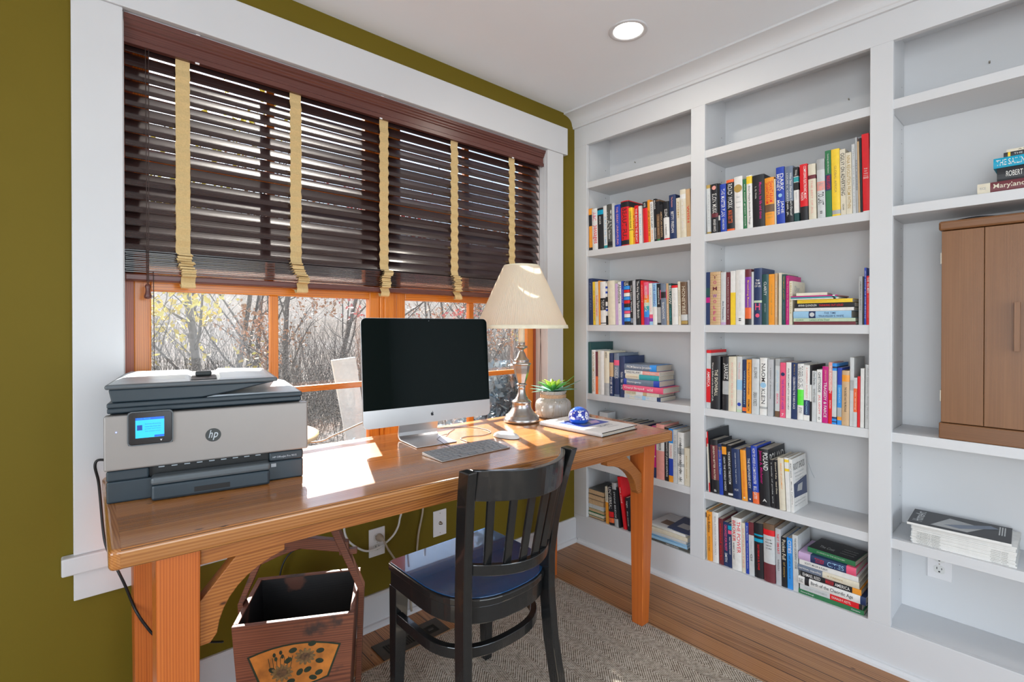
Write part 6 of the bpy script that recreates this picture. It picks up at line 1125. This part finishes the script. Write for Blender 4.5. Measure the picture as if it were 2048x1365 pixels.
def rug_mat():
    m, nt, bb = new_mat('herringbone_sisal'); tc = nt.nodes.new('ShaderNodeTexCoord'); sp = nt.nodes.new('ShaderNodeSeparateXYZ'); L(nt, tc.outputs['Object'], sp.inputs[0])
    def mt(op, a, b_=None, c=None):
        n_ = nt.nodes.new('ShaderNodeMath'); n_.operation = op
        for i, x in enumerate((a, b_, c)):
            if x is None: continue
            if isinstance(x, (int, float)): n_.inputs[i].default_value = x
            else: L(nt, x, n_.inputs[i])
        return n_.outputs[0]
    zig = mt('MULTIPLY', mt('ABSOLUTE', mt('SUBTRACT', mt('FRACT', mt('DIVIDE', sp.outputs['X'], .105)), .5)), .105)
    d1 = mt('ADD', sp.outputs['Y'], zig); st = mt('FRACT', mt('DIVIDE', d1, .0105)); st = mt('ABSOLUTE', mt('SUBTRACT', st, .5))
    kn = mt('ABSOLUTE', mt('SUBTRACT', mt('FRACT', mt('DIVIDE', mt('SUBTRACT', sp.outputs['X'], mt('MULTIPLY', d1, .2)), .0058)), .5))
    hgt = mt('ADD', mt('MULTIPLY', st, 1.4), mt('MULTIPLY', kn, .6))
    no = nt.nodes.new('ShaderNodeTexNoise'); no.inputs['Scale'].default_value = 90; L(nt, tc.outputs['Object'], no.inputs[0]); f = mt('ADD', hgt, mt('MULTIPLY', mt('SUBTRACT', no.outputs['Fac'], .5), .8))
    r = ramp(nt, [(.15,(.09,.065,.045)),(.42,(.34,.285,.225)),(.75,(.56,.51,.44))]); L(nt, f, r.inputs[0]); L(nt, r.outputs[0], bb.inputs['Base Color']); bb.inputs['Roughness'].default_value = .95; bb.inputs['Specular IOR Level'].default_value = .1
    bp = nt.nodes.new('ShaderNodeBump'); bp.inputs['Strength'].default_value = .7; bp.inputs['Distance'].default_value = .002; L(nt, hgt, bp.inputs['Height']); L(nt, bp.outputs[0], bb.inputs['Normal']); return m
rg = thing('rug', 'beige and grey herringbone sisal rug under the chair', 'rug', (-1.5,-1.7,0))
obj('woven_field', MB().box(-2.60,-.386,-3.10,-.2340,.0003,.0060), rug_mat(), rg)
obj('rug_binding', MB().box(-2.606,-.380,-.2339,-.2280,.0003,.0064).box(-.3858,-.380,-3.10,-.2340,.0003,.0064), plain('tan_rug_binding', (.36,.22,.12), .9), rg)

# ------------------------------------------------------------ walnut cabinet in the right bay
cb_ = thing('jewelry_cabinet', 'brown wooden folding door cabinet on the fourth shelf of the right bay', 'cabinet', (.1,-1.733,.8081))
obj('carcass', MB().box(.026,.195,-1.930,-1.537,.859,1.471), M['cab'], cb_)
obj('plinth', MB().box(.008,.198,-1.936,-1.5315,.8083,.8586), M['cab_h'], cb_, bevel=.003)
obj('top_cap', MB().box(.006,.200,-1.938,-1.529,1.4725,1.502), M['cab_h'], cb_, bevel=.006)
for ya, yb in ((-1.5365,-1.6362),(-1.6376,-1.7320),(-1.7340,-1.8290),(-1.8304,-1.9300)):
    d_ = obj('door', MB().box(.0105,.0255,yb,ya,.861,1.4700), M['cab'], cb_, bevel=.001)
    if ya in (-1.6376, -1.7340):
        yh = -1.7095 if ya == -1.6376 else -1.755
        obj('handle', MB().prism([(-.012,1.238),(.0104,1.238),(.0104,1.220),(.0000,1.216),(.0000,1.116),(.0104,1.112),(.0104,1.094),(-.012,1.094)], 'y', yh-.006, yh+.006).xf(Matrix.Identity(4)) if False else MB().box(-.012,-.001,yh-.006,yh+.006,1.094,1.238).box(-.0008,.0103,yh-.006,yh+.006,1.218,1.238).box(-.0008,.0103,yh-.006,yh+.006,1.094,1.114), M['cab'], d_)
for z in (1.385, .945): obj('hinge', MB().box(.012,.024,-1.5363,-1.5335,z-.018,z+.018), M['brass'], cb_)
tag(obj('black_cable', MB().tube(smooth([(.05,-1.572,1.5055),(.08,-1.590,1.513),(.09,-1.62,1.5155),(.10,-1.66,1.512),(.11,-1.70,1.5055)]), .0030, 8), M['black_cord']), 'short black cable lying on top of the wooden cabinet', 'cable')

# ------------------------------------------------------------ ceiling light
cl = thing('recessed_light', 'round recessed ceiling light, switched on', 'ceiling light', (-.463,-.673,H))
obj('trim_ring', MB().lathe([(.073,-.0002),(.073,-.003),(.070,-.005),(.058,-.0035),(.055,-.001),(.055,-.0002)], 0, 0, 48, cap=False), M['white'], cl, world=False)
obj('light_lens', MB().lathe([(.0,-.0015),(.0548,-.0015)], 0, 0, 40, cap=False), plain('lit_lens', (1,.95,.86), .5, emit=9), cl, world=False)
lamp('recessed_light_glow', 'AREA', (-.463,-.673,H-.008), 2.5, (1,.93,.82), (0,0,-1), shape='DISK', size=.10)
# ------------------------------------------------------------ outdoors
def hill_mat():
    m, nt, bb = new_mat('wooded_hillside'); tc = nt.nodes.new('ShaderNodeTexCoord'); mp = nt.nodes.new('ShaderNodeMapping'); mp.inputs['Scale'].default_value = (1, 1, .45); L(nt, tc.outputs['Object'], mp.inputs[0])
    no = nt.nodes.new('ShaderNodeTexNoise'); no.inputs['Scale'].default_value = 9; no.inputs['Detail'].default_value = 9; no.inputs['Roughness'].default_value = .78; L(nt, mp.outputs[0], no.inputs[0])
    r = ramp(nt, [(.40,(.002,.002,.003)),(.47,(.010,.009,.009)),(.51,(.03,.024,.022)),(.56,(.09,.07,.065)),(.62,(.26,.25,.28))]); L(nt, no.outputs['Fac'], r.inputs[0])
    n2 = nt.nodes.new('ShaderNodeTexNoise'); n2.inputs['Scale'].default_value = .5; n2.inputs['Detail'].default_value = 4; L(nt, tc.outputs['Object'], n2.inputs[0]); r2 = ramp(nt, [(.4,(.9,.75,.6)),(.55,(1,1,1)),(.68,(.8,.9,1.0))]); L(nt, n2.outputs['Fac'], r2.inputs[0])
    mx = nt.nodes.new('ShaderNodeMix'); mx.data_type = 'RGBA'; mx.blend_type = 'MULTIPLY'; mx.inputs[0].default_value = 1; L(nt, r.outputs[0], mx.inputs[6]); L(nt, r2.outputs[0], mx.inputs[7]); L(nt, mx.outputs[2], bb.inputs['Base Color']); bb.inputs['Roughness'].default_value = 1; return m
b = MB(); xs = [-60+6*i for i in range(41)]; ys = [.17, 6, 12, 18, 24, 30, 36]; zz = [-.35, -.6, -1.0, -.6, .8, 3.0, 4.8]; rh = random.Random(9)
b.add([(x, y, z+(rh.uniform(-.4,.5) if y > 20 else 0)) for y, z in zip(ys, zz) for x in xs], [(j*41+i, j*41+i+1, (j+1)*41+i+1, (j+1)*41+i) for j in range(6) for i in range(40)], 0, True)
g_ = obj('ground_outside', b, hill_mat(), recalc=False); g_['kind'] = 'structure'
def tree(x, y, z, h, seed, leafm=None, label='', lean=0, nleaf=0, r0=.11, low=.12, name='bare_tree', levels=3, group='bare trees outside the window', spread=1.0):
    r = random.Random(seed); b = MB(); tips = []
    def branch(p, d, ln, rad, lv):
        pts = [p]; q = p.copy(); dd = d.copy(); n = 4
        for i in range(n):
            dd = (dd + Vector((r.uniform(-.18,.18), r.uniform(-.18,.18), r.uniform(-.05,.12)))*(1.2 if lv else .35)).normalized(); q = q + dd*ln/n; pts.append(q.copy())
        b.tube(pts, [rad*(1-.65*i/n) for i in range(n+1)], 5 if lv < 2 else 3)
        if lv >= 1: tips.extend(pts[2:])
        if lv < levels:
            k = (9, 5, 4)[min(lv, 2)]
            for i in range(k):
                t = (low + (1-low)*(i+r.random())/k) if lv == 0 else r.uniform(.25, 1); j = min(int(t*n), n-1); pp = pts[j].lerp(pts[j+1], t*n-j)
                a = r.uniform(0, 2*PI); side = Vector((math.cos(a), math.sin(a), r.uniform(.2,.9)))*spread
                branch(pp, (dd*.45 + side).normalized(), ln*r.uniform(.30,.48) if lv == 0 else ln*r.uniform(.4,.65), rad*(1-.6*t)*.42, lv+1)
    branch(Vector((x, y, z)), Vector((lean, 0, 1)).normalized(), h, r0, 0)
    if leafm:
        root = thing(name, label, 'tree', (x, y, z), group=group); obj('trunk', b, M['bark'], root, recalc=False)
        lf_ = MB()
        for i in range(nleaf):
            t = r.choice(tips) + Vector([r.gauss(0, .10) for _ in range(3)]); s = r.uniform(.025, .055); u = Vector([r.gauss(0,1) for _ in range(3)]).normalized(); w = u.cross(Vector([r.gauss(0,1) for _ in range(3)])).normalized()
            lf_.add([t-u*s, t+w*s*.6, t+u*s, t-w*s*.6], [(0,1,2,3)])
        o = obj('foliage', lf_, leafm, root, recalc=False)
    else: o = obj(name, b, M['bark'], recalc=False); tag(o, label, 'tree', group)
rt = random.Random(21)
bare = 'bare grey tree of the woods outside the window'
for i in range(32):
    y = rt.uniform(9, 24); x = rt.uniform(-2, 26) * (.55+y/40); zg = -.8 if y < 18 else .2
    tree(x, y, zg, min(rt.uniform(5, 9), 1.6+y*.36), 100+i, None, bare, rt.uniform(-.15,.15), r0=rt.uniform(.03,.11), low=.06, group='bare trees outside the window')
tree(-.7, 5.2, -.6, 3.4, 5, M['leaf_y'], 'small tree with yellow leaves seen through the left window', -.15, 1300, .07, .1, 'yellow_leaved_tree', group='leafy trees outside', spread=1.1)
tree(2.35, 6.3, -.7, 3.6, 8, M['leaf_r'], 'small tree with pinkish red leaves seen through the left window', .1, 1900, .06, .1, 'red_leaved_tree', group='leafy trees outside', spread=1.2)
tree(9.6, 8.5, -.8, 4.2, 12, M['leaf_y'], 'pale yellow leaved tree seen through the right window', 0, 1500, .07, .1, 'yellow_leaved_tree', group='leafy trees outside')
tree(1.0, 8.0, -.8, 3.6, 15, M['leaf_o'], 'russet leaved tree behind the yellow one', 0, 1500, .07, .08, 'russet_leaved_tree', group='leafy trees outside')
tree(5.2, 7.5, -.8, 3.4, 18, M['leaf_o'], 'russet leaved tree seen beside the window mullion', 0, 1500, .07, .08, 'russet_leaved_tree', group='leafy trees outside')
for k in range(5):   # a tangle of undergrowth
    b = MB(); r = random.Random(60+k); x0 = (-1.5, 2.0, 5.0, 8.5, 12.0)[k]; y0 = (6.8, 9.5, 10.0, 9.0, 11.0)[k]
    for i in range(1000):
        p = Vector((x0+r.gauss(0,1.9), y0+r.gauss(0,1.0), -.9)); d = Vector((r.gauss(0,.35), r.gauss(0,.2), 1)).normalized(); q = p + d*r.uniform(.6, 2.6)
        b.tube([p, (p+q)/2 + Vector((r.gauss(0,.08),0,0)), q], [.007,.005,.002], 3)
    o = obj('undergrowth', b, M['bark'], recalc=False); tag(o, ('tangled bare undergrowth below the yellow leaved tree','tangled bare undergrowth behind the red leaved tree','tangled bare undergrowth behind the computer','tangled undergrowth seen left of the lamp','tangled undergrowth seen right of the lamp')[k], 'bushes', 'undergrowth outside', 'stuff')
pt = thing('patio_table', 'honey coloured round wooden table outside the left window', 'table', (-1.15,2.07,-.35))
obj('tabletop', MB().lathe([(0,.700),(.50,.700),(.52,.712),(.52,.735),(.50,.745),(0,.745)], 0, 0, 40, cap=False), M['patioy'], pt, world=False)
for a in (45,135,225,315): obj('leg', MB().tube([(.30*math.cos(R(a)),.30*math.sin(R(a)),.699),(.36*math.cos(R(a)),.36*math.sin(R(a)),-.02)], .025, 8), M['patioy'], pt, world=False)
bd = obj('white_board', MB().hexa([(-.040,2.50,-.60),(.135,2.50,-.60),(.135,2.53,-.60),(-.040,2.53,-.60)], [(-.315,2.50,.865),(-.095,2.50,.885),(-.095,2.53,.885),(-.315,2.53,.865)]), M['patiow'], bevel=.004)
tag(bd, 'white board standing slanted outside the left window', 'board')
sh = MB(); r = random.Random(77)
for i in range(2600):
    p = Vector((r.gauss(-.48,.22), r.uniform(.20,.48), r.uniform(.0,.815) if i % 2 else r.uniform(.4,.97)))
    if i % 2: p.z *= 1-.35*abs((p.x+.48)/.8)**2 if abs(p.x+.48) < .8 else .6
    else: p.x = r.uniform(-.42,-.08); p.y = r.uniform(.22,.36)  # taller leaves added on the right to keep sun off the rug
    u = Vector((r.gauss(0,1), r.gauss(0,1), r.gauss(.6,1))).normalized(); w = u.cross(Vector((r.gauss(0,1), r.gauss(0,1), r.gauss(0,1)))).normalized(); s_ = r.uniform(.016,.034)
    sh.add([p-u*s_, p+w*s_*.5, p+u*s_, p-w*s_*.5], [(0,1,2,3)])
rt_ = thing('shrub', 'frosty blue green shrub growing close outside the right window', 'shrub', (-.48,.34,-.3))
obj('foliage', sh, plain('frosty_blue_leaves', (.16,.24,.30), .6, var=.4, scale=8), rt_, recalc=False)
st = MB()
for k in range(9): st.tube([(-.48+.02*k-.08,.34,-.3),(-.48+.055*(k-4),.34+r.uniform(-.05,.05),.3),(-.48+.075*(k-4),.34+r.uniform(-.1,.1),.72)], [.010,.006,.003], 5)
obj('stem', st, M['bark'], rt_, recalc=False)
